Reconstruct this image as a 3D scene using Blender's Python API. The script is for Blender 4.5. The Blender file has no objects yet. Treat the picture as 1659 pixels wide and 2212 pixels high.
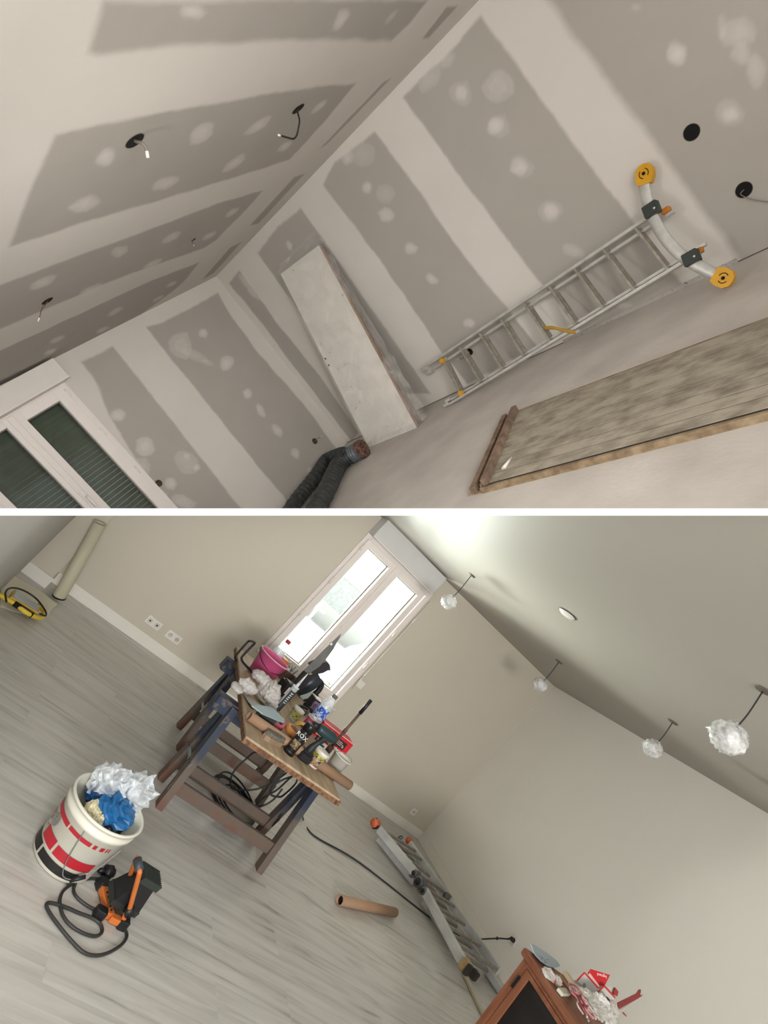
import bpy, math, random
import numpy as np
from mathutils import Vector, Matrix, noise

# ------------------------------------------------------------------ camera, light, exposure
S = bpy.context.scene
COL = S.collection
F = 1250.0                                    # focal length in pixels of the 1659 x 2212 frame
# axes of the two rooms seen from the camera (columns: along one wall, along the other, up)
RA = Matrix(((-0.68782522, -0.451315, -0.56851669), (-0.2333383, -0.60417102, 0.7619256), (-0.68734976, 0.65672836, 0.31025499)))
RB = Matrix(((0.32934259, 0.67143498, 0.66385882), (-0.11613115, -0.6689407, 0.73418791), (0.93704163, -0.31889404, -0.14233615)))
MC = RB.transposed()                          # camera -> world; the painted room stands upright
cd = bpy.data.cameras.new('camera'); cam = bpy.data.objects.new('camera', cd); COL.objects.link(cam)
cam.matrix_world = MC.to_4x4()
cd.sensor_fit = 'HORIZONTAL'; cd.sensor_width = 36; cd.lens = 36 * F / 1659; cd.clip_start = .02; cd.clip_end = 200
S.camera = cam
XC, YC, ZC = MC.col[0].copy(), MC.col[1].copy(), MC.col[2].copy()

W = bpy.data.worlds.new('daylight'); S.world = W; W.use_nodes = True
W.node_tree.nodes['Background'].inputs[0].default_value = (1.0, .985, .965, 1)
W.node_tree.nodes['Background'].inputs[1].default_value = .44
S.view_settings.view_transform = 'Standard'; S.view_settings.look = 'None'
S.view_settings.gamma = 1; S.view_settings.use_curve_mapping = False
S.view_settings.exposure = 0.85

def area(name, pos, target, sx, sy, power, color, spread=180):
    l = bpy.data.lights.new(name, 'AREA'); l.shape = 'RECTANGLE'; l.size = sx; l.size_y = sy
    l.energy = power; l.color = color; l.spread = math.radians(spread)
    o = bpy.data.objects.new(name, l); COL.objects.link(o); o.location = pos
    o.rotation_euler = (Vector(target) - Vector(pos)).to_track_quat('-Z', 'Y').to_euler()
    return o

# ------------------------------------------------------------------ frames and pixel -> place
UP = Vector((0, 0, 1))
XA, YA, ZA = MC @ RA.col[0], MC @ RA.col[1], MC @ RA.col[2]
HB, HA = 1.6, 1.5                             # camera height over each floor
def ray(px, py): return MC @ Vector(((px - 829.5) / F, -(py - 1106) / F, -1))
class Plane:
    def __init__(s, p, n): s.p = Vector(p); s.n = Vector(n).normalized()
    def hit(s, px, py, off=0):
        d = ray(px, py); return d * ((s.n.dot(s.p) + off) / s.n.dot(d))
def plane3(a, b, c, toward=Vector((0, 0, 0))):
    n = (b - a).cross(c - a).normalized()
    if n.dot(toward - a) < 0: n = -n
    return Plane(a, n)
FLB = Plane((0, 0, -HB), UP); FLA = Plane(ZA * -HA, ZA)
def zB(z): return Plane((0, 0, z - HB), UP)            # level plane z above the painted room's floor
def zA(z): return Plane(ZA * (z - HA), ZA)
# direction helpers in the unfinished room
def A(x, y, z): return XA * x + YA * y + ZA * (z - HA)
def B(x, y, z): return Vector((x, y, z - HB))
ROOM = ['B']
def light_setup():
    area('window_daylight', B(-6.3, 2.5, .6), B(-4.9, 2.55, 2.4), 1.3, 1.2, 560, (1, .985, .93))
    area('rear_fill', B(3.4, 0, 1.7), B(-4.5, 2.0, 1.1), 2.2, .7, 86, (1, .985, .96), 105)  # added fill behind the camera to brighten the painted room
    area('assumed_left_light', A(2.5, -.7, 1.95), A(2.3, -5.4, .8), .3, .3, 6, (1, .975, .94), 115)  # assumed unseen light at the left, inferred from shadows falling to the right
    area('corner_fill', A(-.6, -1.1, 1.6), A(5.5, -2.6, .9), .9, .9, 19, (1, .98, .95), 110)  # added fill near the camera, brightens the left-hand wall
    l = bpy.data.lights.new('sun', 'SUN'); l.energy = 8; l.angle = .01; l.color = (1, .97, .92)
    o = bpy.data.objects.new('sun', l); COL.objects.link(o)
    o.rotation_euler = Vector((.36, -.1, -.93)).to_track_quat('-Z', 'Y').to_euler()
light_setup()

# ------------------------------------------------------------------ mesh builder
class MB:
    def __init__(s): s.v = []; s.f = []; s.sm = []; s.mi = []
    def add(s, vs, fs, smooth=False, mi=0):
        o = len(s.v); s.v += [Vector(v) for v in vs]
        for f in fs: s.f.append([o + i for i in f]); s.sm.append(smooth); s.mi.append(mi)
        return s
    def hexa(s, b, t, mi=0):                   # two quads (bottom, top)
        n = len(b)
        return s.add(list(b) + list(t), [list(range(n))[::-1], list(range(n, 2 * n))] + [[i, (i + 1) % n, n + (i + 1) % n, n + i] for i in range(n)], mi=mi)
    def box(s, fr, a, b, mi=0, bev=0):
        (x0, y0, z0), (x1, y1, z1) = a, b
        if bev:
            e = bev
            r = lambda z, k: [fr.P(x, y, z) for x, y in ((x0 + e, y0 + k), (x1 - e, y0 + k), (x1 - k, y0 + e), (x1 - k, y1 - e), (x1 - e, y1 - k), (x0 + e, y1 - k), (x0 + k, y1 - e), (x0 + k, y0 + e))]
            def ring(z, k):
                x0_, x1_, y0_, y1_ = x0 + k, x1 - k, y0 + k, y1 - k
                return [fr.P(x, y, z) for x, y in ((x0_ + e, y0_), (x1_ - e, y0_), (x1_, y0_ + e), (x1_, y1_ - e), (x1_ - e, y1_), (x0_ + e, y1_), (x0_, y1_ - e), (x0_, y0_ + e))]
            rs = [ring(z0, e * .6), ring(z0 + e * .6, 0), ring(z1 - e * .6, 0), ring(z1, e * .6)]
            vs = sum(rs, []); fs = [list(range(8))[::-1], list(range(24, 32))]
            for k in range(3):
                for i in range(8): fs.append([k * 8 + i, k * 8 + (i + 1) % 8, k * 8 + 8 + (i + 1) % 8, k * 8 + 8 + i])
            return s.add(vs, fs, mi=mi)
        q = lambda z: [fr.P(x0, y0, z), fr.P(x1, y0, z), fr.P(x1, y1, z), fr.P(x0, y1, z)]
        return s.hexa(q(z0), q(z1), mi)
    def beam(s, p, q, w, h, up=UP, mi=0, bev=0):
        p = Vector(p); q = Vector(q); d = (q - p); L = d.length; d = d / L
        side = d.cross(up).normalized(); u = side.cross(d)
        return s.box(Fr(p, d, side, u), (0, -w / 2, -h / 2), (L, w / 2, h / 2), mi, bev)
    def tube(s, pts, r, seg=10, cap=True, mi=0, rfun=None, closed=False):
        pts = [Vector(p) for p in pts]; n = len(pts); vs = []; fs = []
        prev = None
        for i, p in enumerate(pts):
            if closed: d = pts[(i + 1) % n] - pts[i - 1]
            else: d = pts[min(i + 1, n - 1)] - pts[max(i - 1, 0)]
            d = d.normalized() if d.length > 1e-9 else Vector((1, 0, 0))
            if prev is None:
                a = Vector((0, 0, 1)) if abs(d.z) < .9 else Vector((1, 0, 0)); u = d.cross(a).normalized()
            else:
                u = (prev - d * prev.dot(d)).normalized()
            prev = u; w = d.cross(u); rr = rfun(i / max(1, n - 1)) if rfun else r
            for k in range(seg):
                t = 2 * math.pi * k / seg; vs.append(p + (u * math.cos(t) + w * math.sin(t)) * rr)
        m = n if closed else n - 1
        for i in range(m):
            for k in range(seg):
                a = i * seg + k; b = i * seg + (k + 1) % seg; j = ((i + 1) % n) * seg
                fs.append([a, b, j + (k + 1) % seg, j + k])
        if cap and not closed:
            s.add(vs, [], True, mi); o = len(s.v) - len(vs)
            for f in fs: s.f.append([o + i for i in f]); s.sm.append(True); s.mi.append(mi)
            s.f.append([o + k for k in range(seg)][::-1]); s.sm.append(False); s.mi.append(mi)
            s.f.append([o + (n - 1) * seg + k for k in range(seg)]); s.sm.append(False); s.mi.append(mi)
            return s
        return s.add(vs, fs, True, mi)
    def lathe(s, fr, prof, seg=28, mi=0, smooth=True, wob=None, a0=0, a1=2 * math.pi):
        full = abs(a1 - a0 - 2 * math.pi) < 1e-6; c = seg if full else seg + 1
        vs = []; fs = []
        for (r, z) in prof:
            for k in range(c):
                t = a0 + (a1 - a0) * k / seg; rr = r * (1 + (wob(t, z) if wob else 0))
                vs.append(fr.P(rr * math.cos(t), rr * math.sin(t), z))
        for i in range(len(prof) - 1):
            for k in range(seg):
                k2 = (k + 1) % c
                fs.append([i * c + k, i * c + k2, (i + 1) * c + k2, (i + 1) * c + k])
        return s.add(vs, fs, smooth, mi)
    def cyl(s, p, q, r, r2=None, seg=20, mi=0):
        p = Vector(p); q = Vector(q); fr = frame_z(p, q - p); L = (q - p).length; r2 = r if r2 is None else r2
        return s.lathe(fr, [(0.0001, 0), (r, 0), (r, 0), (r2, L), (r2, L), (0.0001, L)], seg, mi, smooth=True)
    def blob(s, c, rx, ry, rz, fr=None, amp=.25, fq=3, seed=0, nu=28, nv=18, mi=0, power=1.0, smooth=True, floor=None, fold=0):
        fr = fr or Fr(Vector((0, 0, 0))); vs = []; fs = []
        c = Vector(c)
        for j in range(nv + 1):
            ph = math.pi * j / nv
            for i in range(nu):
                th = 2 * math.pi * i / nu
                d = Vector((math.sin(ph) * math.cos(th), math.sin(ph) * math.sin(th), math.cos(ph)))
                k = noise.noise(d * fq + Vector((seed * 7.3, seed, 0))) ; k2 = noise.noise(d * fq * 2.7 + Vector((seed, 3, seed * 2)))
                k = (1 - abs(k) * 2.2) * .5 + k2 * .45
                m = 1 + amp * k
                if fold: m += fold * (abs(noise.noise(Vector((d.x * 1.6 + d.y * 3, d.z * 2.6, seed)))) * 2 - .5)
                l = Vector((d.x * rx * m, d.y * ry * m, d.z * rz * m))
                if floor is not None and l.z < floor: l.z = floor
                vs.append(c + fr.X * l.x + fr.Y * l.y + fr.Z * l.z)
        for j in range(nv):
            for i in range(nu):
                fs.append([j * nu + i, (j + 1) * nu + i, (j + 1) * nu + (i + 1) % nu, j * nu + (i + 1) % nu])
        return s.add(vs, fs, smooth, mi)
    def sheet(s, grid, thick=0, mi=0, smooth=True):     # grid[j][i] of points, closed to a thin solid
        nj, ni = len(grid), len(grid[0]); vs = [Vector(p) for r in grid for p in r]
        fs = [[j * ni + i, j * ni + i + 1, (j + 1) * ni + i + 1, (j + 1) * ni + i] for j in range(nj - 1) for i in range(ni - 1)]
        if thick:
            nor = (vs[1] - vs[0]).cross(vs[ni] - vs[0]).normalized() * thick
            n = len(vs); vs2 = [v + nor for v in vs]
            f2 = [[n + a for a in f][::-1] for f in fs]
            ed = [j * ni for j in range(nj)]; rim = []
            per = list(range(ni)) + [j * ni + ni - 1 for j in range(1, nj)] + [(nj - 1) * ni + i for i in range(ni - 2, -1, -1)] + [j * ni for j in range(nj - 2, 0, -1)]
            for a, b in zip(per, per[1:] + per[:1]): rim.append([a, b, n + b, n + a][::-1])
            s.add(vs + vs2, fs + f2 + rim, smooth, mi); return s
        return s.add(vs, fs, smooth, mi)
    def prism(s, pts, vec, mi=0):               # polygon extruded along vec
        pts = [Vector(p) for p in pts]; vec = Vector(vec)
        return s.hexa(pts, [p + vec for p in pts], mi)
    def torus(s, fr, R, r, seg=28, sec=8, mi=0, a0=0, a1=2 * math.pi):
        n = seg; closed = abs(a1 - a0 - 2 * math.pi) < 1e-6
        pts = [fr.P(R * math.cos(a0 + (a1 - a0) * k / n), R * math.sin(a0 + (a1 - a0) * k / n), 0) for k in range(n if closed else n + 1)]
        return s.tube(pts, r, sec, closed=closed, mi=mi)
class Fr:
    def __init__(s, o, X=Vector((1, 0, 0)), Y=Vector((0, 1, 0)), Z=Vector((0, 0, 1))):
        s.O = Vector(o); s.X = Vector(X); s.Y = Vector(Y); s.Z = Vector(Z)
    def P(s, x, y, z=0): return s.O + s.X * x + s.Y * y + s.Z * z
def frame_z(o, d, x=None):
    Z = Vector(d).normalized(); a = Vector(x) if x is not None else (Vector((0, 0, 1)) if abs(Z.z) < .9 else Vector((1, 0, 0)))
    X = (a - Z * a.dot(Z)).normalized(); return Fr(o, X, Z.cross(X), Z)
def frame_up(o, ang=0, up=None):               # upright frame turned by ang
    if ROOM[0] == 'A': X, Y, Z = XA, YA, ZA
    else: X, Y, Z = Vector((1, 0, 0)), Vector((0, 1, 0)), UP
    c, q = math.cos(ang), math.sin(ang)
    return Fr(o, X * c + Y * q, Y * c - X * q, Z)
def spline(pts, n=8, closed=False):
    pts = [Vector(p) for p in pts]; out = []; m = len(pts)
    rng = range(m) if closed else range(m - 1)
    for i in rng:
        if closed: a, b, c, d = pts[i - 1], pts[i], pts[(i + 1) % m], pts[(i + 2) % m]
        else: a, b, c, d = pts[max(i - 1, 0)], pts[i], pts[i + 1], pts[min(i + 2, m - 1)]
        for k in range(n):
            t = k / n; out.append(.5 * ((2 * b) + (c - a) * t + (2 * a - 5 * b + 4 * c - d) * t * t + (3 * b - a - 3 * c + d) * t ** 3))
    if not closed: out.append(pts[-1])
    return out

# ------------------------------------------------------------------ objects
ROOM_OF = {}
def link(o, parent=None):
    COL.objects.link(o); ROOM_OF[o.name] = ROOM[0]
    if parent: o.parent = parent
    return o
def tag(o, label=None, cat=None, group=None, kind=None):
    if label: o['label'] = label
    if cat: o['category'] = cat
    if group: o['group'] = group
    if kind: o['kind'] = kind
    return o
def world(o):
    m = o.matrix_basis.copy()
    p = o.parent
    while p: m = p.matrix_basis @ m; p = p.parent
    return m
def rootmat(loc):
    m = Matrix.Identity(4)
    if ROOM[0] == 'A': m = Matrix((XA, YA, ZA)).transposed().to_4x4()
    m.translation = Vector(loc); return m
def thing(name, label, cat, loc, group=None):
    o = bpy.data.objects.new(name, None); o.empty_display_size = .05
    o.matrix_basis = rootmat(loc); link(o); return tag(o, label, cat, group)
def mesh(name, mb, mats, parent=None, loc=None, label=None, autos=None):
    """link mb (world coordinates) as one mesh object"""
    me = bpy.data.meshes.new(name); o = bpy.data.objects.new(name, me)
    if parent is None:
        o.matrix_basis = rootmat(loc if loc is not None else sum(mb.v, Vector()) / len(mb.v))
    link(o, parent)
    inv = world(o).inverted()
    me.from_pydata([inv @ v for v in mb.v], [], mb.f)
    me.polygons.foreach_set('use_smooth', mb.sm); me.polygons.foreach_set('material_index', mb.mi)
    for m in (mats if isinstance(mats, (list, tuple)) else [mats]): me.materials.append(m)
    me.validate(); me.update()
    bm_fix(me)
    if label: o['label'] = label
    return o
import bmesh
def bm_fix(me):
    bm = bmesh.new(); bm.from_mesh(me)
    bmesh.ops.remove_doubles(bm, verts=bm.verts, dist=1e-5)
    bmesh.ops.recalc_face_normals(bm, faces=bm.faces); bm.to_mesh(me); bm.free()
def copy_tree(o, M, label=None, group=None):
    c = o.copy(); link(c); c.matrix_basis = M
    if label: c['label'] = label
    if group: c['group'] = group
    def rec(src, dst):
        for ch in src.children:
            k = ch.copy(); link(k); k.parent = dst; rec(ch, k)
    rec(o, c); return c
def struct(name, mb, mats, parent=None): 
    o = mesh(name, mb, mats, parent)
    if parent is None: o['kind'] = 'structure'
    return o

# ------------------------------------------------------------------ materials
def lin(c): return tuple(((x / 255) / 12.92 if x / 255 <= .04045 else ((x / 255 + .055) / 1.055) ** 2.4) for x in c) + (1,)
MATS = {}
def mat(name, rgb, rough=.6, metal=0, var=.12, scale=8, bump=0, bscale=60, trans=0, alpha=1, rgb2=None, stretch=(1, 1, 1), spec=.5, thresh=None, ior=1.45):
    if name in MATS: return MATS[name]
    m = bpy.data.materials.new(name); m.use_nodes = True; MATS[name] = m
    nt = m.node_tree; b = nt.nodes['Principled BSDF']
    b.inputs['Roughness'].default_value = rough; b.inputs['Metallic'].default_value = metal
    b.inputs['Specular IOR Level'].default_value = spec; b.inputs['IOR'].default_value = ior
    b.inputs['Transmission Weight'].default_value = trans; b.inputs['Alpha'].default_value = alpha
    tc = nt.nodes.new('ShaderNodeTexCoord'); mp = nt.nodes.new('ShaderNodeMapping'); mp.inputs['Scale'].default_value = stretch
    nt.links.new(tc.outputs['Object'], mp.inputs[0])
    n = nt.nodes.new('ShaderNodeTexNoise'); n.inputs['Scale'].default_value = scale; n.inputs['Detail'].default_value = 5
    nt.links.new(mp.outputs[0], n.inputs['Vector'])
    r = nt.nodes.new('ShaderNodeValToRGB'); nt.links.new(n.outputs['Fac'], r.inputs[0])
    c = lin(rgb); c2 = lin(rgb2) if rgb2 else tuple(x * (1 - var * 2) for x in c[:3]) + (1,)
    lo, hi = thresh or (.3, .7)
    r.color_ramp.elements[0].position = lo; r.color_ramp.elements[0].color = c2
    r.color_ramp.elements[1].position = hi; r.color_ramp.elements[1].color = c
    nt.links.new(r.outputs[0], b.inputs['Base Color'])
    if bump:
        n2 = nt.nodes.new('ShaderNodeTexNoise'); n2.inputs['Scale'].default_value = bscale; n2.inputs['Detail'].default_value = 3
        nt.links.new(mp.outputs[0], n2.inputs['Vector'])
        bp = nt.nodes.new('ShaderNodeBump'); bp.inputs['Strength'].default_value = bump; bp.inputs['Distance'].default_value = .01
        nt.links.new(n2.outputs['Fac'], bp.inputs['Height']); nt.links.new(bp.outputs[0], b.inputs['Normal'])
    return m
def clearfilm(name, rgb, alpha, rough=.25, sc=14, bump=.5):
    """thin see-through plastic: mostly transparent with a glossy skin"""
    if name in MATS: return MATS[name]
    m = bpy.data.materials.new(name); m.use_nodes = True; MATS[name] = m; nt = m.node_tree
    b = nt.nodes['Principled BSDF']; b.inputs['Base Color'].default_value = lin(rgb); b.inputs['Roughness'].default_value = rough
    n = nt.nodes.new('ShaderNodeTexNoise'); n.inputs['Scale'].default_value = sc; n.inputs['Detail'].default_value = 3; n.inputs['Distortion'].default_value = 1
    tc = nt.nodes.new('ShaderNodeTexCoord'); nt.links.new(tc.outputs['Object'], n.inputs['Vector'])
    mr = nt.nodes.new('ShaderNodeMapRange'); mr.inputs[1].default_value = .35; mr.inputs[2].default_value = .7
    mr.inputs[3].default_value = alpha * .4; mr.inputs[4].default_value = min(1, alpha * 1.7)
    nt.links.new(n.outputs['Fac'], mr.inputs[0]); nt.links.new(mr.outputs[0], b.inputs['Alpha'])
    bp = nt.nodes.new('ShaderNodeBump'); bp.inputs['Strength'].default_value = bump; bp.inputs['Distance'].default_value = .02
    nt.links.new(n.outputs['Fac'], bp.inputs['Height']); nt.links.new(bp.outputs[0], b.inputs['Normal'])
    return m
def attr_mat(name, rough=.85, bump=.05, bscale=120, var=.05, scale=3):
    m = bpy.data.materials.new(name); m.use_nodes = True; nt = m.node_tree; b = nt.nodes['Principled BSDF']
    a = nt.nodes.new('ShaderNodeAttribute'); a.attribute_name = 'pattern'
    tc = nt.nodes.new('ShaderNodeTexCoord'); n = nt.nodes.new('ShaderNodeTexNoise'); n.inputs['Scale'].default_value = scale; n.inputs['Detail'].default_value = 4
    nt.links.new(tc.outputs['Object'], n.inputs['Vector'])
    mr = nt.nodes.new('ShaderNodeMapRange'); mr.inputs[3].default_value = 1 - var; mr.inputs[4].default_value = 1 + var
    nt.links.new(n.outputs['Fac'], mr.inputs[0])
    mx = nt.nodes.new('ShaderNodeMix'); mx.data_type = 'RGBA'; mx.blend_type = 'MULTIPLY'; mx.inputs[0].default_value = 1
    nt.links.new(a.outputs['Color'], mx.inputs[6]); nt.links.new(mr.outputs[0], mx.inputs[7]); nt.links.new(mx.outputs[2], b.inputs['Base Color'])
    b.inputs['Roughness'].default_value = rough; b.inputs['Specular IOR Level'].default_value = .25
    n2 = nt.nodes.new('ShaderNodeTexNoise'); n2.inputs['Scale'].default_value = bscale; nt.links.new(tc.outputs['Object'], n2.inputs['Vector'])
    bp = nt.nodes.new('ShaderNodeBump'); bp.inputs['Strength'].default_value = bump; bp.inputs['Distance'].default_value = .01
    nt.links.new(n2.outputs['Fac'], bp.inputs['Height']); nt.links.new(bp.outputs[0], b.inputs['Normal'])
    return m
M_white = mat('white_plastic', (226, 222, 214), .4, var=.02)
M_black = mat('black_plastic', (30, 30, 32), .45, var=.1)
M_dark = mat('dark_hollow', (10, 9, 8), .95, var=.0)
M_alu = mat('aluminium', (212, 210, 204), .35, .5, var=.12, scale=12, stretch=(1, 1, 1))

# ================================================================== THE UNFINISHED ROOM (plasterboard)
ROOM[0] = 'A'
random.seed(4)
cA = FLA.hit(749, 957)
bR = FLA.hit(1553, 585)
dR = (bR - cA).normalized()
# top of the corner: on its sight line, closest to plumb
def plumb_top(c, px, py, up):
    r = ray(px, py); rh = r - up * r.dot(up); ch = c - up * c.dot(up)
    return r * (ch.dot(rh) / rh.dot(rh))
PA = plumb_top(cA, 467, 597, ZA)
WR = plane3(cA, bR, PA)                        # right-hand wall
dL = ZA.cross(dR).normalized()
if dL.dot(XA) > 0: dL = -dL
# floor line of the left-hand wall runs square to it
tl = cA + (MC @ RA.col[1]) * 3
WL = plane3(cA, cA + dR.cross(ZA).normalized() * (1 if dR.cross(ZA).dot(YA) > 0 else -1), PA)
dLb = dR.cross(ZA).normalized(); dLb = dLb if dLb.dot(YA) > 0 else -dLb
tR = WR.hit(1022, 14); tL = WL.hit(16, 825)
CA_ = plane3(PA, tR, tL)                       # ceiling

def sdf(P, poly):
    n = len(poly); d = np.full(len(P), 1e9); inside = np.zeros(len(P), bool)
    for i in range(n):
        a = poly[i]; b = poly[(i + 1) % n]; e = b - a; w = P - a
        t = np.clip((w @ e) / max(e @ e, 1e-12), 0, 1); q = w - t[:, None] * e
        d = np.minimum(d, (q * q).sum(1))
        c = ((a[1] <= P[:, 1]) & (b[1] > P[:, 1])) | ((b[1] <= P[:, 1]) & (a[1] > P[:, 1]))
        with np.errstate(divide='ignore', invalid='ignore'):
            xi = a[0] + (P[:, 1] - a[1]) * e[0] / (e[1] if abs(e[1]) > 1e-12 else 1e-12)
        inside ^= c & (P[:, 0] < xi)
    d = np.sqrt(d); return np.where(inside, -d, d)
def vnoise(P, sc, seed=0):
    Q = P * sc + seed * 13.7; i = np.floor(Q).astype(np.int64); f = Q - i; f = f * f * (3 - 2 * f)
    def h(x, y):
        z = (x * 374761393 + y * 668265263 + seed * 974711) & 0x7fffffff
        z = ((z ^ (z >> 13)) * 1274126177) & 0x7fffffff
        return ((z ^ (z >> 16)) & 0xffff) / 65535.0
    a, b = h(i[:, 0], i[:, 1]), h(i[:, 0] + 1, i[:, 1]); c, d = h(i[:, 0], i[:, 1] + 1), h(i[:, 0] + 1, i[:, 1] + 1)
    return (a * (1 - f[:, 0]) + b * f[:, 0]) * (1 - f[:, 1]) + (c * (1 - f[:, 0]) + d * f[:, 0]) * f[:, 1]
BOARD = np.array(lin((165, 159, 151))[:3]); COMP = np.array(lin((203, 197, 189))[:3]); SPOT = np.array(lin((206, 200, 194))[:3])
def board_wall(name, quad, plane, u0, ud, step, polys, spots, feather=.012, material=None, hole=None):
    """plasterboard surface: bilinear quad grid whose colour follows the taped joints and filled screws"""
    a, b, c, d = quad; nu = int(max((b - a).length, (c - d).length) / step); nv = int(max((d - a).length, (c - b).length) / step)
    vd = plane.n.cross(ud).normalized()
    U = np.linspace(0, 1, nu + 1); V = np.linspace(0, 1, nv + 1); uu, vv = np.meshgrid(U, V); uu = uu.ravel()[:, None]; vv = vv.ravel()[:, None]
    a_, b_, c_, d_ = [np.array(x) for x in (a, b, c, d)]
    P3 = a_ * (1 - uu) * (1 - vv) + b_ * uu * (1 - vv) + c_ * uu * vv + d_ * (1 - uu) * vv
    ud_, vd_, o_ = np.array(ud), np.array(vd), np.array(u0)
    P2 = np.stack(((P3 - o_) @ ud_, (P3 - o_) @ vd_), 1)
    def to2(p): q = np.array(plane.hit(*p)) - o_; return np.array((q @ ud_, q @ vd_))
    col = np.tile(COMP, (len(P3), 1)) * (1 + .03 * (vnoise(P2, 1.3, 3) - .5))[:, None]
    wob = (vnoise(P2, 5, 1) - .5) * .02 + (vnoise(P2, 22, 2) - .5) * .008
    m = np.zeros(len(P3))
    for pl in polys:
        fe = feather
        if isinstance(pl, dict): fe = pl['f']; pl = pl['p']
        s = sdf(P2, [to2(p) for p in pl]) + wob
        m = np.maximum(m, np.clip(.5 - s / (2 * fe), 0, 1))
    col = col * (1 - m[:, None]) + BOARD * m[:, None]
    rs = random.Random(7)
    for sp in spots:
        cx, cy, rx, ry, an, al = (list(sp) + [None] * 6)[:6]
        ry = ry or rx; an = math.radians(an or 0); al = al or .8
        nn = 11; poly = []
        for k in range(nn):
            t = 2 * math.pi * k / nn; j = rs.uniform(.82, 1.12)
            x, y = rx * j * math.cos(t), ry * j * math.sin(t)
            poly.append(to2((cx + x * math.cos(an) - y * math.sin(an), cy + x * math.sin(an) + y * math.cos(an))))
        pa = np.array(poly); lo, hi = pa.min(0) - .08, pa.max(0) + .08
        k = np.where(((P2 > lo) & (P2 < hi)).all(1))[0]
        if len(k) == 0: continue
        s = sdf(P2[k], poly) + wob[k] * .7
        w = np.clip(.5 - s / .024, 0, 1) * al * (.75 + .25 * vnoise(P2[k], 30, 5))
        s2 = sdf(P2[k], list((pa - pa.mean(0)) * .55 + pa.mean(0)))
        w = np.clip(w * (.7 + .3 * np.clip(.5 - s2 / .03, 0, 1)), 0, 1)
        col[k] = col[k] * (1 - w[:, None]) + SPOT * w[:, None]
    me = bpy.data.meshes.new(name); o = bpy.data.objects.new(name, me); link(o)
    me.vertices.add(len(P3)); me.vertices.foreach_set('co', P3.astype(np.float32).ravel())
    ii = np.arange(nu)[None, :] + (np.arange(nv) * (nu + 1))[:, None]; ii = ii.ravel()
    fc = np.stack((ii, ii + 1, ii + nu + 2, ii + nu + 1), 1)
    if hole:
        cc = P2[fc].mean(1); h0, h1, g0, g1 = hole
        fc = fc[~((cc[:, 0] > h0) & (cc[:, 0] < h1) & (cc[:, 1] > g0) & (cc[:, 1] < g1))]
    me.loops.add(fc.size); me.loops.foreach_set('vertex_index', fc.ravel())
    me.polygons.add(len(fc)); me.polygons.foreach_set('loop_start', np.arange(len(fc)) * 4); me.polygons.foreach_set('loop_total', np.full(len(fc), 4))
    me.update(calc_edges=True)
    at = me.color_attributes.new('pattern', 'FLOAT_COLOR', 'POINT')
    at.data.foreach_set('color', np.concatenate((col, np.ones((len(col), 1))), 1).astype(np.float32).ravel())
    me.materials.append(material); me.validate(); me.update()
    o['kind'] = 'structure'; return o
def back_slab(mb, quad, n, t=.05):              # thickness behind a surface
    q = [p - n * .002 for p in quad]; mb.hexa(q, [p - n * t for p in q])
M_gyp = attr_mat('plasterboard')
def online(P0, P1, ud, o, u):                   # point on line P0P1 where (p-o).ud = u
    d = P1 - P0; return P0 + d * ((u - (P0 - o).dot(ud)) / d.dot(ud))
uR = 7.4
eR = cA + dR * uR; topR = online(PA, tR, dR, cA, uR)
R_polys = [
 {'p': [(1194, 16), (1300, 160), (1440, 348), (1578, 536), (1640, 620), (1900, 620), (1900, -200), (1050, -200)], 'f': .03},
 [(1039, 36), (1150, 186), (1260, 338), (1368, 482), (1500, 650), (1290, 760), (1178, 622), (1126, 560), (1000, 388), (872, 210), (905, 172), (960, 125), (1000, 82)],
 [(810, 285), (905, 414), (1002, 550), (1095, 664), (1160, 750), (1010, 830), (949, 752), (820, 560), (699, 400), (722, 352), (765, 318)],
 [(650, 450), (700, 520), (820, 690), (930, 850), (760, 850), (640, 665), (556, 547), (600, 490)],
 [(517, 583), (560, 642), (600, 700), (690, 812), (775, 935), (760, 955), (680, 850), (560, 692), (495, 612)],
]
R_spots = [(997, 200, 15, 17), (997, 202, 26, 28, 0, .35), (1075, 188, 34, 40, 20, .5), (1070, 272, 17, 20, 30), (1080, 272, 24, 24, 0, .3), (1123, 362, 19, 18), (1128, 362, 26, 25, 0, .3), (1190, 456, 17, 18, 40), (1190, 456, 26, 24, 30, .35),
 (793, 405, 11, 14), (835, 465, 17, 15), (832, 418, 22, 24, 0, .35), (888, 537, 15, 12, 20), (932, 603, 14, 10, 30), (1015, 698, 12, 10), (1462, 118, 19, 22), (1462, 118, 24, 30, 0, .4), (1572, 245, 33, 30, 0, .4), (1577, 247, 18, 16), (1592, 70, 40, 36, 0, .5), (1600, 115, 26, 26, 0, .5), (1632, 150, 22, 40, 0, .5), (1560, 60, 10, 30, 0, .4),
 (1240, 543, 30, 14, 20, .5), (750, 340, 14, 18, 0, .7), (785, 335, 26, 26, 0, .35), (625, 530, 6, 10, -20), (533, 610, 10, 24, -40, .6), (549, 635, 8, 22, -50, .6), (600, 692, 5, 13, -35), (965, 130, 26, 16, -40, .4), (925, 170, 20, 34, 40, .4), (1375, 16, 12, 9, 0, .4), (1350, 660, 20, 8, 0, .5)]
board_wall('wall_right', [cA, eR, topR, PA], WR, cA, dR, .013, R_polys, R_spots, .012, M_gyp)
uL = 4.6
eL = cA + dLb * uL; topL = online(PA, tL, dLb, cA, uL)
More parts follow.
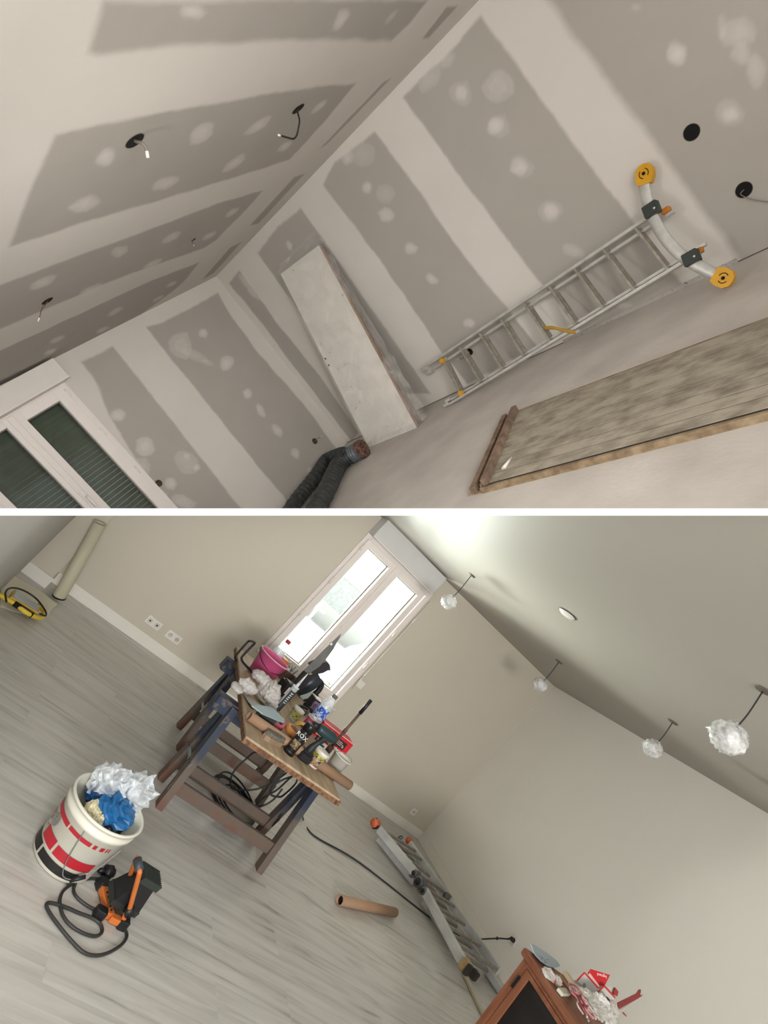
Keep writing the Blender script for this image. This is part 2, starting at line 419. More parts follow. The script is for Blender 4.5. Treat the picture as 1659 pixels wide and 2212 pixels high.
L_polys = [
 [(470, 632), (505, 690), (560, 765), (655, 872), (722, 962), (780, 1030), (700, 1180), (628, 1093), (520, 960), (400, 813), (316, 707), (352, 697), (400, 672)],
 [(244, 748), (330, 855), (430, 985), (518, 1095), (600, 1200), (400, 1200), (350, 1070), (290, 985), (235, 900), (215, 850), (200, 815), (176, 782), (205, 768)],
]
L_spots = [(439, 719, 11), (392, 748, 26, 30, 0, .55), (420, 768, 30, 12, 25, .4), (490, 785, 15, 17, 20), (535, 850, 11, 12), (563, 886, 8, 16, -30), (599, 930, 8, 15, -30), (638, 980, 9, 14, -25), (672, 1025, 7, 17, -20), (255, 897, 19, 16, 10), (313, 965, 20, 20, 20), (205, 845, 16, 32, -20, .6), (238, 935, 26, 20, 30, .6), (305, 1010, 18, 24, -20, .5), (370, 1045, 12, 14), (402, 1000, 28, 22, 40, .45), (395, 1085, 30, 14, 20, .6), (402, 985, 6, 5), (425, 1010, 6, 5), (220, 905, 8, 10, 0, .5), (350, 1075, 14, 14, 0, .6), (448, 783, 14, 6, 20, .35)]
fL = Fr(cA, dLb, WL.n.cross(dLb), WL.n)
if fL.Y.dot(ZA) < 0: fL.Y = -fL.Y
def uvL(px, py, off=0): p = WL.hit(px, py, off) - cA; return p.dot(fL.X), p.dot(fL.Y)
lw0 = (uvL(140.5, 818.5)[0] + uvL(364.6, 1098)[0]) / 2          # right-hand edge of the glazed door
lwt = uvL(140.5, 819)[1]
sgnv = 1 if WL.n.cross(dLb).dot(ZA) > 0 else -1
board_wall('wall_left', [cA, eL, topL, PA], WL, cA, dLb, .013, L_polys, L_spots, .012, M_gyp, hole=(lw0 + .02, lw0 + 1.38) + ((-.1, lwt - .02) if sgnv > 0 else (-lwt + .02, .1)))
dC1 = (tR - PA).normalized(); dC2 = (tL - PA).normalized()
cq = [PA, PA + dC1 * 7.4, PA + dC1 * 7.4 + dC2 * 4.6, PA + dC2 * 4.6]
C_polys = [
 {'p': [(225, 0), (190, 113), (215, 118), (380, 101), (560, 88), (700, 85), (845, 88), (885, 50), (925, 0)], 'f': .02},
 {'p': [(118, 291), (150, 282), (262, 260), (420, 232), (600, 200), (690, 187), (768, 181), (700, 265), (625, 345), (500, 385), (300, 446), (160, 487), (20, 534), (60, 420)], 'f': .015},
 [(570, 410), (470, 440), (300, 505), (100, 578), (-60, 640), (-60, 735), (17, 704), (240, 607), (370, 560), (440, 536), (465, 520), (520, 465)],
 [(430, 567), (330, 605), (200, 665), (17, 750), (-60, 785), (-60, 870), (135, 768), (300, 682), (372, 630), (400, 605)],
 [(846, 168), (828, 178), (690, 322), (706, 312)], [(660, 374), (636, 383), (540, 487), (558, 483)],
 [(522, 523), (498, 534), (436, 605), (462, 590)], [(990, 12), (966, 12), (911, 84), (926, 82)]]
C_spots = [(417, 25, 34, 19, 5), (738, 40, 30, 13, -62), (845, 37, 18, 5, -50, .5), (230, 340, 26, 18, -38), (185, 440, 38, 16, -20), (436, 287, 32, 17, -38), (357, 396, 29, 12, -25), (556, 273, 34, 10, -33), (507, 352, 31, 9, -33), (690, 230, 24, 7, -38), (616, 316, 18, 7, -38), (91, 611, 35, 12, -25), (258, 543, 19, 11, -15), (195, 627, 26, 9, -28), (372, 512, 22, 8, -30), (330, 570, 22, 6, -28), (452, 510, 20, 6, -30), (500, 460, 18, 6, -35), (124, 733, 17, 6, -22), (248, 673, 19, 6, -28), (370, 614, 15, 4, -28), (108, 760, 16, 5, -25), (222, 712, 16, 5, -25), (342, 645, 14, 4, -28)]
co = board_wall('ceiling', cq, CA_, PA, dC1, .016, C_polys, C_spots, .014, M_gyp)
# floor: raw concrete screed
M_screed = mat('screed', (200, 193, 184), .85, var=.07, scale=2.2, bump=.15, bscale=35, rgb2=(180, 172, 164), thresh=(.25, .65))
mb = MB(); q = [A(-2.5, 3.5, 0), A(8.5, 3.5, 0), A(8.5, -6.4, 0), A(-2.5, -6.4, 0)]
mb.hexa([p - ZA * .08 for p in q], q); fa = struct('floor', mb, M_screed)
# the rest of the walls' thickness

# --- added slab, part of neither room; seen edge-on as the white seam between views
ROOM[0] = 'S'
D0 = 1.2; TS = 7.6 / F * D0
frS = Fr((0, 0, 0), XC, YC, -ZC)
mb = MB(); mb.box(frS, (-9, -TS, D0), (9, TS, 13))
mb.box(frS, (-9, -TS, -9), (9, TS, -.6))  # unseen stretch behind the camera, added to stop light crossing between rooms
slab = struct('added_slab', mb, mat('slab_white', (250, 250, 250), .6, var=0))

# ================================================================== THE PAINTED ROOM
ROOM[0] = 'B'
cB = FLB.hit(903, 1812); bW = FLB.hit(150, 1283); bRr = FLB.hit(1083, 2115)
PB = plumb_top(cB, 1197, 1482, UP)
WW = plane3(cB, bW, PB); WE = plane3(cB, bRr, PB)
tW = WW.hit(822, 1115); tE = WE.hit(1643, 1748); CB = plane3(PB, tW, tE)
dW = (bW - cB).normalized(); dE = (bRr - cB).normalized()
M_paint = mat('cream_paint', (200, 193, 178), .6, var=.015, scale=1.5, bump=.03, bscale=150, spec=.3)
M_paint_r = mat('wall_paint_lit', (226, 222, 213), .6, var=.015, scale=1.5, bump=.03, bscale=150, spec=.3)  # lightened: the right wall's extra light is put into its colour
M_ceil = mat('ceiling_shaded', (164, 159, 150), .5, var=.015, scale=1.5, bump=.03, bscale=120, spec=.35)  # darkened: the ceiling's weaker light is put into its colour
M_trimw = mat('white_skirting', (226, 222, 212), .45, var=.02)
# window wall, in its own coordinates: u from the corner along the base, v up the plane
vW = (UP - WW.n * WW.n.dot(UP)).normalized()
fW = Fr(cB, dW, vW, WW.n)
def uvW(px, py, off=0): p = WW.hit(px, py, off) - cB; return p.dot(dW), p.dot(vW)
wu1, _ = uvW(788, 1152); wu2, _ = uvW(935, 1284); wu1 = (uvW(788, 1152)[0] + uvW(593, 1385)[0]) / 2; wu0 = (uvW(929, 1282)[0] + uvW(720, 1520)[0]) / 2
wv1 = uvW(860, 1218)[1]; wv0 = uvW(722, 1522)[1]
print('window', wu0, wu1, wv0, wv1)
def topv(u): p = online(PB, tW, dW, cB, u) - cB; return p.dot(vW)
uEnd = 7.5
lean = (PB - cB).dot(dW)
T = .28
def wallpiece(mb, pts):                          # (u,v) polygon with thickness outward
    mb.prism([fW.P(u, v, 0) for u, v in pts], WW.n * -T)
mb = MB()
wallpiece(mb, [(0, 0), (wu0, 0), (wu0, topv(wu0)), (lean, topv(lean))])
wallpiece(mb, [(wu0, 0), (wu1, 0), (wu1, wv0), (wu0, wv0)])
wallpiece(mb, [(wu0, wv1), (wu1, wv1), (wu1, topv(wu1)), (wu0, topv(wu0))])
wallpiece(mb, [(wu1, 0), (uEnd, 0), (uEnd, topv(uEnd)), (wu1, topv(wu1))])
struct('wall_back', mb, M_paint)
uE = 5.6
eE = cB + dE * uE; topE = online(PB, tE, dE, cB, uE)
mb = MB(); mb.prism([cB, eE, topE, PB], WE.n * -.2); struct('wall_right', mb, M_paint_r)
mb = MB(); q = [PB, PB + (tE - PB).normalized() * 5.6]; w = (tW - PB).normalized()
q2 = [q[0] - w * .3, q[1] - w * .3, q[1] + w * 7.5, q[0] + w * 7.5]; mb.prism(q2, CB.n * -.15)
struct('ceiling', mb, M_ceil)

def laminate():
    m = bpy.data.materials.new('laminate'); m.use_nodes = True; nt = m.node_tree; b = nt.nodes['Principled BSDF']
    tc = nt.nodes.new('ShaderNodeTexCoord'); mp = nt.nodes.new('ShaderNodeMapping'); nt.links.new(tc.outputs['Object'], mp.inputs[0])
    mp.inputs['Rotation'].default_value = (0, 0, math.radians(-90))
    br = nt.nodes.new('ShaderNodeTexBrick'); nt.links.new(mp.outputs[0], br.inputs['Vector'])
    br.inputs['Scale'].default_value = 1; br.inputs['Brick Width'].default_value = 1.22; br.inputs['Row Height'].default_value = .18
    br.inputs['Mortar Size'].default_value = .0012; br.inputs['Mortar Smooth'].default_value = .2; br.offset = .37
    br.inputs['Color1'].default_value = (.35, .35, .35, 1); br.inputs['Color2'].default_value = (.65, .65, .65, 1); br.inputs['Mortar'].default_value = (.2, .2, .2, 1)
    mp2 = nt.nodes.new('ShaderNodeMapping'); mp2.inputs['Scale'].default_value = (14, 1.1, 1); nt.links.new(tc.outputs['Object'], mp2.inputs[0])
    # shift the grain from plank to plank
    ad = nt.nodes.new('ShaderNodeVectorMath'); ad.operation = 'MULTIPLY_ADD'; ad.inputs[1].default_value = (30, 9, 0); nt.links.new(br.outputs['Color'], ad.inputs[0]); nt.links.new(mp2.outputs[0], ad.inputs[2])
    n = nt.nodes.new('ShaderNodeTexNoise'); n.inputs['Scale'].default_value = 1.6; n.inputs['Detail'].default_value = 7; n.inputs['Distortion'].default_value = .8; nt.links.new(ad.outputs[0], n.inputs['Vector'])
    r = nt.nodes.new('ShaderNodeValToRGB'); nt.links.new(n.outputs['Fac'], r.inputs[0])
    e = r.color_ramp.elements; e[0].position = .27; e[0].color = lin((138, 136, 130)); e[1].position = .72; e[1].color = lin((196, 194, 188))
    k = e.new(.38); k.color = lin((172, 169, 162)); k = e.new(.52); k.color = lin((187, 184, 177))
    n2 = nt.nodes.new('ShaderNodeTexNoise'); n2.inputs['Scale'].default_value = 1.1; nt.links.new(tc.outputs['Object'], n2.inputs['Vector'])
    mr = nt.nodes.new('ShaderNodeMapRange'); mr.inputs[3].default_value = .9; mr.inputs[4].default_value = 1.1; nt.links.new(br.outputs['Color'], mr.inputs[0])
    mx = nt.nodes.new('ShaderNodeMix'); mx.data_type = 'RGBA'; mx.blend_type = 'MULTIPLY'; mx.inputs[0].default_value = 1
    nt.links.new(r.outputs[0], mx.inputs[6]); nt.links.new(mr.outputs[0], mx.inputs[7])
    mx2 = nt.nodes.new('ShaderNodeMix'); mx2.data_type = 'RGBA'; mx2.blend_type = 'MULTIPLY'; mx2.inputs[0].default_value = .25
    nt.links.new(mx.outputs[2], mx2.inputs[6]); nt.links.new(n2.outputs['Color'], mx2.inputs[7])
    nt.links.new(mx.outputs[2], b.inputs['Base Color'])
    b.inputs['Roughness'].default_value = .3; b.inputs['Specular IOR Level'].default_value = .95
    bp = nt.nodes.new('ShaderNodeBump'); bp.inputs['Strength'].default_value = .12; bp.inputs['Distance'].default_value = .004
    nt.links.new(n.outputs['Fac'], bp.inputs['Height']); nt.links.new(bp.outputs[0], b.inputs['Normal'])
    return m
mb = MB(); fq = [B(5, -1.2, 0), B(5, 5.4, 0), B(-6.4, 5.4, 0), B(-6.4, -1.2, 0)]
mb.hexa([p - UP * .08 for p in fq], fq); struct('floor', mb, laminate())
# skirting boards
def skirting(name, c, d, n, u0, u1, h=.1, t=.014, m=None):
    mb = MB(); fr = Fr(c, d, UP, n)
    mb.hexa([fr.P(u0, 0, 0), fr.P(u1, 0, 0), fr.P(u1, 0, t), fr.P(u0, 0, t)], [fr.P(u0, h, 0), fr.P(u1, h, 0), fr.P(u1, h, t * .6), fr.P(u0, h, t * .6)])
    return struct(name, mb, m or M_trimw)
skirting('baseboard_back', cB, dW, WW.n, .0, 6.9)
skirting('baseboard_right', cB, dE, WE.n, .015, 5.4)

# ================================================================== THINGS IN THE UNFINISHED ROOM
ROOM[0] = 'A'
def pane_mat(name, tint=(235, 240, 238), fac=.9, rough=.02):
    m = bpy.data.materials.new(name); m.use_nodes = True; nt = m.node_tree; nt.nodes.remove(nt.nodes['Principled BSDF'])
    t = nt.nodes.new('ShaderNodeBsdfTransparent'); t.inputs[0].default_value = lin(tint)
    g = nt.nodes.new('ShaderNodeBsdfGlossy'); g.inputs['Roughness'].default_value = rough
    f = nt.nodes.new('ShaderNodeFresnel'); f.inputs[0].default_value = 1.45
    n = nt.nodes.new('ShaderNodeTexNoise'); n.inputs['Scale'].default_value = .9
    mm = nt.nodes.new('ShaderNodeMath'); mm.operation = 'MULTIPLY'; mm.inputs[1].default_value = fac
    nt.links.new(f.outputs[0], mm.inputs[0])
    x = nt.nodes.new('ShaderNodeMixShader'); nt.links.new(mm.outputs[0], x.inputs[0]); nt.links.new(t.outputs[0], x.inputs[1]); nt.links.new(g.outputs[0], x.inputs[2])
    nt.links.new(x.outputs[0], nt.nodes['Material Output'].inputs['Surface']); return m
M_pane = pane_mat('window_glass')
M_pvc = mat('white_pvc', (228, 220, 214), .35, var=.015)
M_gasket = mat('grey_gasket', (120, 116, 110), .6)
def ring_frame(mb, fr, u0, u1, v0, v1, w, z0, z1, bev=.004):
    for a, b in (((u0, v0, z0), (u0 + w, v1, z1)), ((u1 - w, v0, z0), (u1, v1, z1)), ((u0 + w, v0, z0), (u1 - w, v0 + w, z1)), ((u0 + w, v1 - w, z0), (u1 - w, v1, z1))):
        mb.box(fr, a, b, bev=bev)
def sash(parent, fr, u0, u1, v0, v1, w, z0, z1, glassz, name='sash'):
    mb = MB(); ring_frame(mb, fr, u0, u1, v0, v1, w, z0, z1)
    s_ = mesh(name, mb, M_pvc, parent)
    mb = MB(); e = w - .006
    for a, b in (((u0 + e, v0 + e, glassz), (u0 + w + .008, v1 - e, glassz + .012)), ((u1 - w - .008, v0 + e, glassz), (u1 - e, v1 - e, glassz + .012)), ((u0 + e, v0 + e, glassz), (u1 - e, v0 + w + .008, glassz + .012)), ((u0 + e, v1 - w - .008, glassz), (u1 - e, v1 - e, glassz + .012))): mb.box(fr, a, b)
    mesh('gasket', mb, M_gasket, s_)
    mb = MB(); mb.box(fr, (u0 + e, v0 + e, glassz - .004), (u1 - e, v1 - e, glassz)); mesh('pane', mb, M_pane, s_)
    return s_
# glazed double door in the left-hand wall
g_r0 = (uvL(130, 852.7)[0] + uvL(324, 1097)[0]) / 2; g_r1 = (uvL(50.6, 897)[0] + uvL(210, 1097)[0]) / 2
g_l0 = (uvL(16.5, 914.7)[0] + uvL(166, 1097)[0]) / 2; gt = uvL(130, 853)[1]
g_l1 = g_l0 + (g_r1 - g_r0); wr = .055
mb = MB(); ue = g_l1 + (g_r0 - lw0)
zf = .02
for a, b in (((lw0, -.0, -.06), (lw0 + wr, lwt, zf)), ((ue - wr, 0, -.06), (ue, lwt, zf)), ((lw0 + wr, lwt - wr, -.06), (ue - wr, lwt, zf)), ((lw0 + wr, 0, -.06), (ue - wr, .05, zf))): mb.box(fL, a, b, bev=.004)
w1 = struct('window_1', mb, M_pvc)
mb = MB(); mb.box(fL, (lw0 - .02, 0, 0), (lw0, lwt, .012)); mb.box(fL, (lw0 - .02, lwt, 0), (ue + .02, lwt + .02, .012)); mesh('architrave', mb, M_pvc, w1)
su0, su1 = lw0 + wr - .012, (g_r1 + g_l0) / 2
sash(w1, fL, su0, su1, .04, lwt - wr + .012, g_r0 - su0, -.03, .035, -.01)
sash(w1, fL, su1, ue - wr + .012, .04, lwt - wr + .012, g_l0 - su1, -.03, .032, -.01)
mb = MB(); mb.box(fL, (su1 - .03, .05, .03), (su1 + .03, lwt - wr, .05), bev=.004); mesh('astragal', mb, M_pvc, w1)
for hp in ((153, 846), (223, 933), (290, 1019)):
    u, v = uvL(*hp); mb = MB(); mb.cyl(fL.P(lw0 + wr - .012, v - .045, .035), fL.P(lw0 + wr - .012, v + .045, .035), .011); mesh('hinge', mb, M_white, w1)
u, v = uvL(178, 1078); mb = MB(); mb.box(fL, (su1 - .02, v - .07, .05), (su1 + .02, v + .07, .062), bev=.004); mb.beam(fL.P(su1, v, .09), fL.P(su1, v - .14, .09), .022, .016, up=fL.Z, bev=.004); mb.cyl(fL.P(su1, v, .05), fL.P(su1, v, .098), .012); mesh('handle', mb, M_white, w1)
# lowered roller shutter outside the glass
mb = MB()
for k in range(54):
    v = -.05 + k * .052; mb.box(fL, (lw0 - .5, v, -.17), (ue + .6, v + .0505, -.155))
sh = mesh('roller_shutter', mb, mat('shutter_dark', (118, 120, 104), .6, var=.2, scale=2.5), None)
tag(sh, 'dark green-grey shutter lowered outside the glazed door', 'shutter')
mb = MB(); mb.box(fL, (lw0 - .0, 0, -.17), (lw0 + .02, lwt, -.06)); mb.box(fL, (lw0, lwt - .02, -.17), (ue, lwt, -.06)); mesh('reveal', mb, mat('reveal_grey', (150, 148, 138), .6), w1)
# shutter box over it
b0 = WL.hit(149, 813, .0)
bu = (uvL(116.5, 771.6, .16)[0] + uvL(149, 813, .16)[0]) / 2; bt = uvL(116.5, 771.6, .16)[1]; bb = uvL(149, 813, .16)[1]
mb = MB(); mb.box(fL, (bu, bb, .0), (ue + .12, bt, .16), bev=.006)
x = mesh('roller_shutter_box', mb, mat('box_white', (216, 210, 202), .5, var=.02), None); tag(x, 'long white casing boxed above the glazed door under the taped ceiling', 'shutter box')
mb = MB(); mb.box(fL, (bu + .002, bb - .004, .14), (ue + .12, bb + .006, .164)); mesh('bottom_lip', mb, M_pvc, x)

# --- door leaf wrapped in film, leaning on the right-hand wall
TLd = WR.hit(606, 592, .10); TRd = WR.hit(688, 530, .10); BLd = FLA.hit(796, 966); BRd = FLA.hit(900, 924)
M_leaf = mat('door_white', (222, 217, 208), .4, var=.03, scale=2, bump=.03, bscale=8)
dn = (TLd - BLd).cross(BRd - BLd).normalized()
if dn.dot(-BLd) < 0: dn = -dn
wd = thing('wrapped_door', 'white door leaf wrapped in clear film leaning against the taped wall', 'door', BLd)
mb = MB(); q = [BLd, BRd, TRd, TLd]; mb.hexa([p - dn * .004 for p in q], q); leaf = mesh('face_panel', mb, M_leaf, wd)
mb = MB(); mb.hexa([p - dn * .042 for p in q], [p - dn * .004 for p in q]); mesh('core_edge', mb, mat('chipboard_brown', (150, 118, 96), .7, scale=30), wd)
for hp in ((703, 775), (710, 789)):
    d = ray(*hp); P = d * (dn.dot(BLd) / dn.dot(d)); mb = MB(); fr = frame_z(P, dn); mb.lathe(fr, [(.0001, .001), (.013, .001), (.013, -.003)]); mesh('handle_hole', mb, M_dark, wd)
# the packed frame behind it and the film around both
BR2 = FLA.hit(915, 922) - WR.n * .0; 
mb = MB(); ex = (BRd - BLd).normalized(); b1 = BRd + ex * .03 - WR.n * .10; t1 = TRd - WR.n * .07 + (BRd - TRd).normalized() * .06
mb.hexa([BRd - ex * .75 - WR.n * .14 + ZA * .01, b1 + ZA * .01, t1, TRd - ex * .7 - WR.n * .07], [BRd - ex * .75 - WR.n * .06 + ZA * .01, BRd + ex * .02 - WR.n * .055 + ZA * .01, TRd - WR.n * .05 + ex * .0, TRd - ex * .7 - WR.n * .05])
mesh('packed_frame', mb, mat('pack_taupe', (128, 112, 98), .5, var=.25, scale=14), wd)
M_film = clearfilm('wrapping_film', (225, 221, 214), .2, .3, 4, .12)
def grid3(a, b, c, d, nu, nv, amp, seed, nor, sc=6):
    g = []
    for j in range(nv + 1):
        r = []
        for i in range(nu + 1):
            u, v = i / nu, j / nv; p = a * (1 - u) * (1 - v) + b * u * (1 - v) + c * u * v + d * (1 - u) * v
            r.append(p + nor * (amp * noise.noise(Vector((u * sc, v * sc * 2.2, seed)))))
        g.append(r)
    return g
mb = MB(); ed = (TLd - BLd).normalized()
mb.sheet(grid3(BLd - ex * .02 + dn * .012 + ZA * .012, BRd + ex * .03 + dn * .012 + ZA * .012, TRd + ex * .03 + dn * .01 + ed * .02, TLd - ex * .03 + dn * .01 + ed * .02, 22, 48, .007, 2, dn))
r0 = BRd + ex * .03 + dn * .012 + ZA * .012; r1 = BRd + ex * .07 - WR.n * .2 + ZA * .02; r2 = TRd - WR.n * .09 + ed * .05; r3 = TRd + ex * .03 + dn * .01 + ed * .02
mb.sheet(grid3(r0, r1, r2, r3, 10, 44, .05, 5, ex, 9)); 
mb.sheet(grid3(TLd - ex * .03 + dn * .01 + ed * .02, r3, r3 + ed * .13 - dn * .03, TLd + ed * .09 - dn * .03 + ex * .05, 18, 8, .03, 8, dn, 8))
mb.sheet(grid3(BLd - ex * .03 + dn * .02 + ZA * .07, BRd + ex * .06 + dn * .02 + ZA * .07, BRd + ex * .07 + dn * .07 + ZA * .004, BLd - ex * .03 + dn * .08 + ZA * .004, 24, 5, .025, 9, dn, 9))
mesh('film', mb, M_film, wd)

# --- old shuttering panel on the floor
M_oldwood = mat('weathered_board', (166, 157, 140), .8, scale=9, bump=.3, bscale=40, rgb2=(122, 112, 98), thresh=(.28, .6), stretch=(.8, 1.3, 1))
M_oldedge = mat('sawn_edge', (158, 138, 110), .85, scale=14, bump=.3, rgb2=(118, 98, 76), thresh=(.35, .65))
M_batten = mat('batten_brown', (142, 118, 98), .85, scale=9, bump=.3, rgb2=(92, 74, 60))
h = .055; pz = zA(h)
nl = pz.hit(1040, 1048); nr = pz.hit(1640, 873); fl_ = pz.hit(1105, 893); fr_ = pz.hit(1640, 703)
lx = (nr - nl).normalized(); lf = (fr_ - fl_).normalized(); lx = (lx + lf).normalized(); wy = lx.cross(ZA).normalized()
if wy.dot(fl_ - nl) < 0: wy = -wy
Wd = (fl_ - nl).dot(wy); L = 2.6
org = nl; skew = (fl_ - nl).dot(lx)
wp = thing('shuttering_panel', 'old grey plank panel with two battens lying on the bare screed', 'wooden panel', org - ZA * h)
mb = MB(); n = 9; rs = random.Random(3)
def bp(s_, t, z): return org + lx * (s_ + skew * t / Wd) + wy * t - ZA * (h - z)
for k in range(n):
    t0 = Wd * k / n + .006; t1 = Wd * (k + 1) / n - .006; j = rs.uniform(-.03, .01)
    mb.hexa([bp(j, t0, .02), bp(L, t0, .02), bp(L, t1, .02), bp(j, t1, .02)], [bp(j, t0, h), bp(L, t0, h), bp(L, t1, h), bp(j, t1, h)])
mesh('plank_deck', mb, M_oldwood, wp)
mb = MB(); mb.hexa([bp(0, 0, .0), bp(L, 0, 0), bp(L, Wd, 0), bp(0, Wd, 0)], [bp(.0, 0, h - .004), bp(L, 0, h - .004), bp(L, Wd, h - .004), bp(.0, Wd, h - .004)]); mesh('underside', mb, mat('old_dark', (46, 39, 32), .9, var=0), wp)
mb = MB(); mb.hexa([bp(-.02, -.02, .0), bp(L, -.02, 0), bp(L, .02, 0), bp(-.02, .02, 0)], [bp(-.02, -.02, .045), bp(L, -.02, .045), bp(L, .0, .045), bp(-.02, .0, .045)])
mb.hexa([bp(-.02, Wd - .02, .0), bp(L, Wd - .02, 0), bp(L, Wd + .03, 0), bp(-.02, Wd + .03, 0)], [bp(-.02, Wd, .05), bp(L, Wd, .05), bp(L, Wd + .03, .05), bp(-.02, Wd + .03, .05)])
mesh('edge_rail', mb, M_oldedge, wp)
mb = MB()                                      # ragged plywood tongue under the battens
pts = []
for k in range(31):
    t = -.01 + (Wd + .0) * k / 30; pts.append(bp(-.13 + rs.uniform(-.022, .022) + .03 * math.sin(k * .5), t, .0))
pts += [bp(.02, Wd, 0), bp(.02, 0, 0)]; mb.prism(pts, ZA * .018); mesh('torn_end', mb, M_oldedge, wp)
for s0, z in ((-.075, .06), (.045, .1)):
    mb = MB(); mb.beam(bp(s0, -.02, z - .02), bp(s0, Wd + .015, z - .02), .045, .05, up=ZA, bev=.004); mesh('batten', mb, M_batten, wp)
p0, p1 = pz.hit(1088, 1013), pz.hit(1106, 988)
mb = MB(); mb.tube([p0 + ZA * .003, (p0 + p1) / 2 + ZA * .004, p1 + ZA * .003], .006, 8, rfun=lambda t: .012 * (1 - t) + .004); x = mesh('plaster_splash', mb, mat('plaster_white', (225, 220, 212), .9), wp, label='white streak of spilled plaster')

# --- extension ladder on its side against the wall
P_LL = zA(.03).hit(968, 872); P_UL = WR.hit(922, 793, .16); P_FT = zA(.07).hit(1565, 603)
PL = plane3(P_LL, P_UL, P_FT)
print('LADDER', [round((PL.hit(*p)-cA).dot(WR.n),3) for p in ((1428,452),(1394,376),(1512,545),(1565,603),(922,793))], [round(PL.hit(*p).dot(ZA)+HA,3) for p in ((1512,545),(1565,603),(968,872))], 'ceil', [round(((CA_.n.dot(CA_.p)-CA_.n.dot(A(2.4,-.3,0)))/CA_.n.dot(ZA)),2)])
H = lambda x, y, off=0: PL.hit(x, y, off)
ul, ur = H(926, 789), H(1428, 452); ll, lr = H(972, 873), H(1512, 545)
ulz = (ur - ul).normalized()
ld = thing('extension_ladder', 'aluminium ladder with yellow end feet lying on its side along the taped wall', 'ladder', ll)
dn2 = PL.n
def rail(a, b, inw, z, wdt=.026, dep=.05, nm='side_rail'):
    mb = MB(); mb.beam(a + inw - dn2 * z, b + inw - dn2 * z, wdt, dep, up=dn2, bev=.003)
    d = (b - a).normalized(); mb.beam(a + inw - dn2 * (z - dep / 2) , b + inw - dn2 * (z - dep / 2), wdt * .35, .006, up=dn2)
    return mesh(nm, mb, M_alu, ld)
up_in = (ll - ul).normalized(); lo_in = -up_in
rail(ul, ur, Vector(), 0); rail(ll, lr, Vector(), 0)
ul2, ur2, ll2, lr2 = H(935, 793), H(1438, 455), H(962, 868), H(1500, 541)
rail(ul + ulz * .0, ur + ulz * .05, up_in * .05, .065, .024, .045); rail(ll, lr + ulz * .05, lo_in * .05, .065, .024, .045)
rungs = [((959, 780), (994, 848)), ((994, 750), (1040, 826)), ((1037, 719), (1088, 800)), ((1083, 689), (1133, 770)), ((1133, 654), (1189, 737)), ((1187, 618), (1245, 702)), ((1242, 580), (1305, 666)), ((1305, 540), (1371, 626)), ((1374, 493), (1444, 583))]
M_rung = mat('rung_alu', (170, 162, 150), .45, .4, var=.2, scale=20)
for k, (a, b) in enumerate(rungs):
    mb = MB(); pa, pb = H(*a), H(*b); mb.beam(pa + dn2 * .01, pb + dn2 * .01, .022, .018, up=dn2, bev=.003)
    mb.beam(pa - dn2 * .055 + ulz * .0, pb - dn2 * .055, .03, .03, up=dn2, bev=.003)
    r_ = mesh('rung', mb, M_rung if k else M_rung, ld)
M_yel = mat('yellow_plastic', (214, 158, 30), .45, var=.1); M_org = mat('amber_plastic', (196, 120, 36), .45)
M_dgrey = mat('dark_clamp', (48, 54, 50), .5)
for p in ((955, 780), (995, 850)):
    mb = MB(); c = H(*p, .018); mb.box(Fr(c, ulz, dn2.cross(ulz), dn2), (-.022, -.026, -.03), (.022, .026, .02), bev=.006); mesh('end_bracket', mb, M_yel, ld, label='yellow plastic bracket')
for p, q in (((918, 797), (935, 786)), ((966, 874), (983, 864))):
    for k in (0, 1):
        mb = MB(); c = H(*p) + (up_in if p[0] == 918 else lo_in) * (.05 * k) - dn2 * (.06 * k)
        mb.box(Fr(c, ulz, dn2.cross(ulz), dn2), (-.035, -.018, -.03), (.035, .018, .03), bev=.004); mb.box(Fr(c, ulz, dn2.cross(ulz), dn2), (-.036, -.008, -.012), (-.034, .008, .012)); mesh('rail_foot', mb, M_alu, ld)
for p in ((1435, 457), (1505, 545)):
    mb = MB(); c = H(*p, -.03); mb.box(Fr(c, ulz, dn2.cross(ulz), dn2), (-.02, -.02, -.03), (.045, .02, .02), bev=.006); mesh('end_cap', mb, M_org, ld, label='amber end cap')
bar = [(1391, 380), (1393, 410), (1400, 440), (1412, 472), (1432, 508), (1462, 543), (1496, 568), (1530, 586), (1562, 600)]
bp_ = spline([H(x, y, .045) for x, y in bar], 6)
mb = MB()
for i in range(len(bp_) - 1): pass
g = []
for i, p in enumerate(bp_):
    d = (bp_[min(i + 1, len(bp_) - 1)] - bp_[max(i - 1, 0)]).normalized(); s_ = d.cross(dn2).normalized()
    g.append([p + s_ * (.042 * math.cos(t)) + dn2 * (.02 * math.sin(t)) for t in [2 * math.pi * k / 16 for k in range(17)]])
mb.sheet(g); stb = mesh('stabiliser_bar', mb, M_alu, ld, label='curved aluminium stabiliser bar')
for (px, py), an in (((1394, 376), 1), ((1565, 601), -1)):
    c = H(px, py, .045); ax = (bp_[0] - bp_[3]).normalized() if an == 1 else (bp_[-1] - bp_[-4]).normalized(); s_ = ax.cross(dn2).normalized()
    prof = [(-.075, -.05), (-.03, -.066), (.03, -.062), (.062, -.035), (.07, 0), (.062, .035), (.03, .062), (-.03, .066), (-.075, .05)]
    mb = MB(); mb.prism([c + ax * a + s_ * b - dn2 * .028 for a, b in prof], dn2 * .056); ft = mesh('bar_foot', mb, M_yel, stb, label='yellow pivoting foot')
    mb = MB(); mb.cyl(c + dn2 * .028, c + dn2 * .036, .012); mb.torus(Fr(c + dn2 * .029, ax, s_, dn2), .034, .003, 20, 5, a0=.3, a1=2.2); mb.torus(Fr(c + dn2 * .029, ax, s_, dn2), .034, .003, 20, 5, a0=3.3, a1=5.4); mesh('foot_bolt', mb, M_dark, ft)
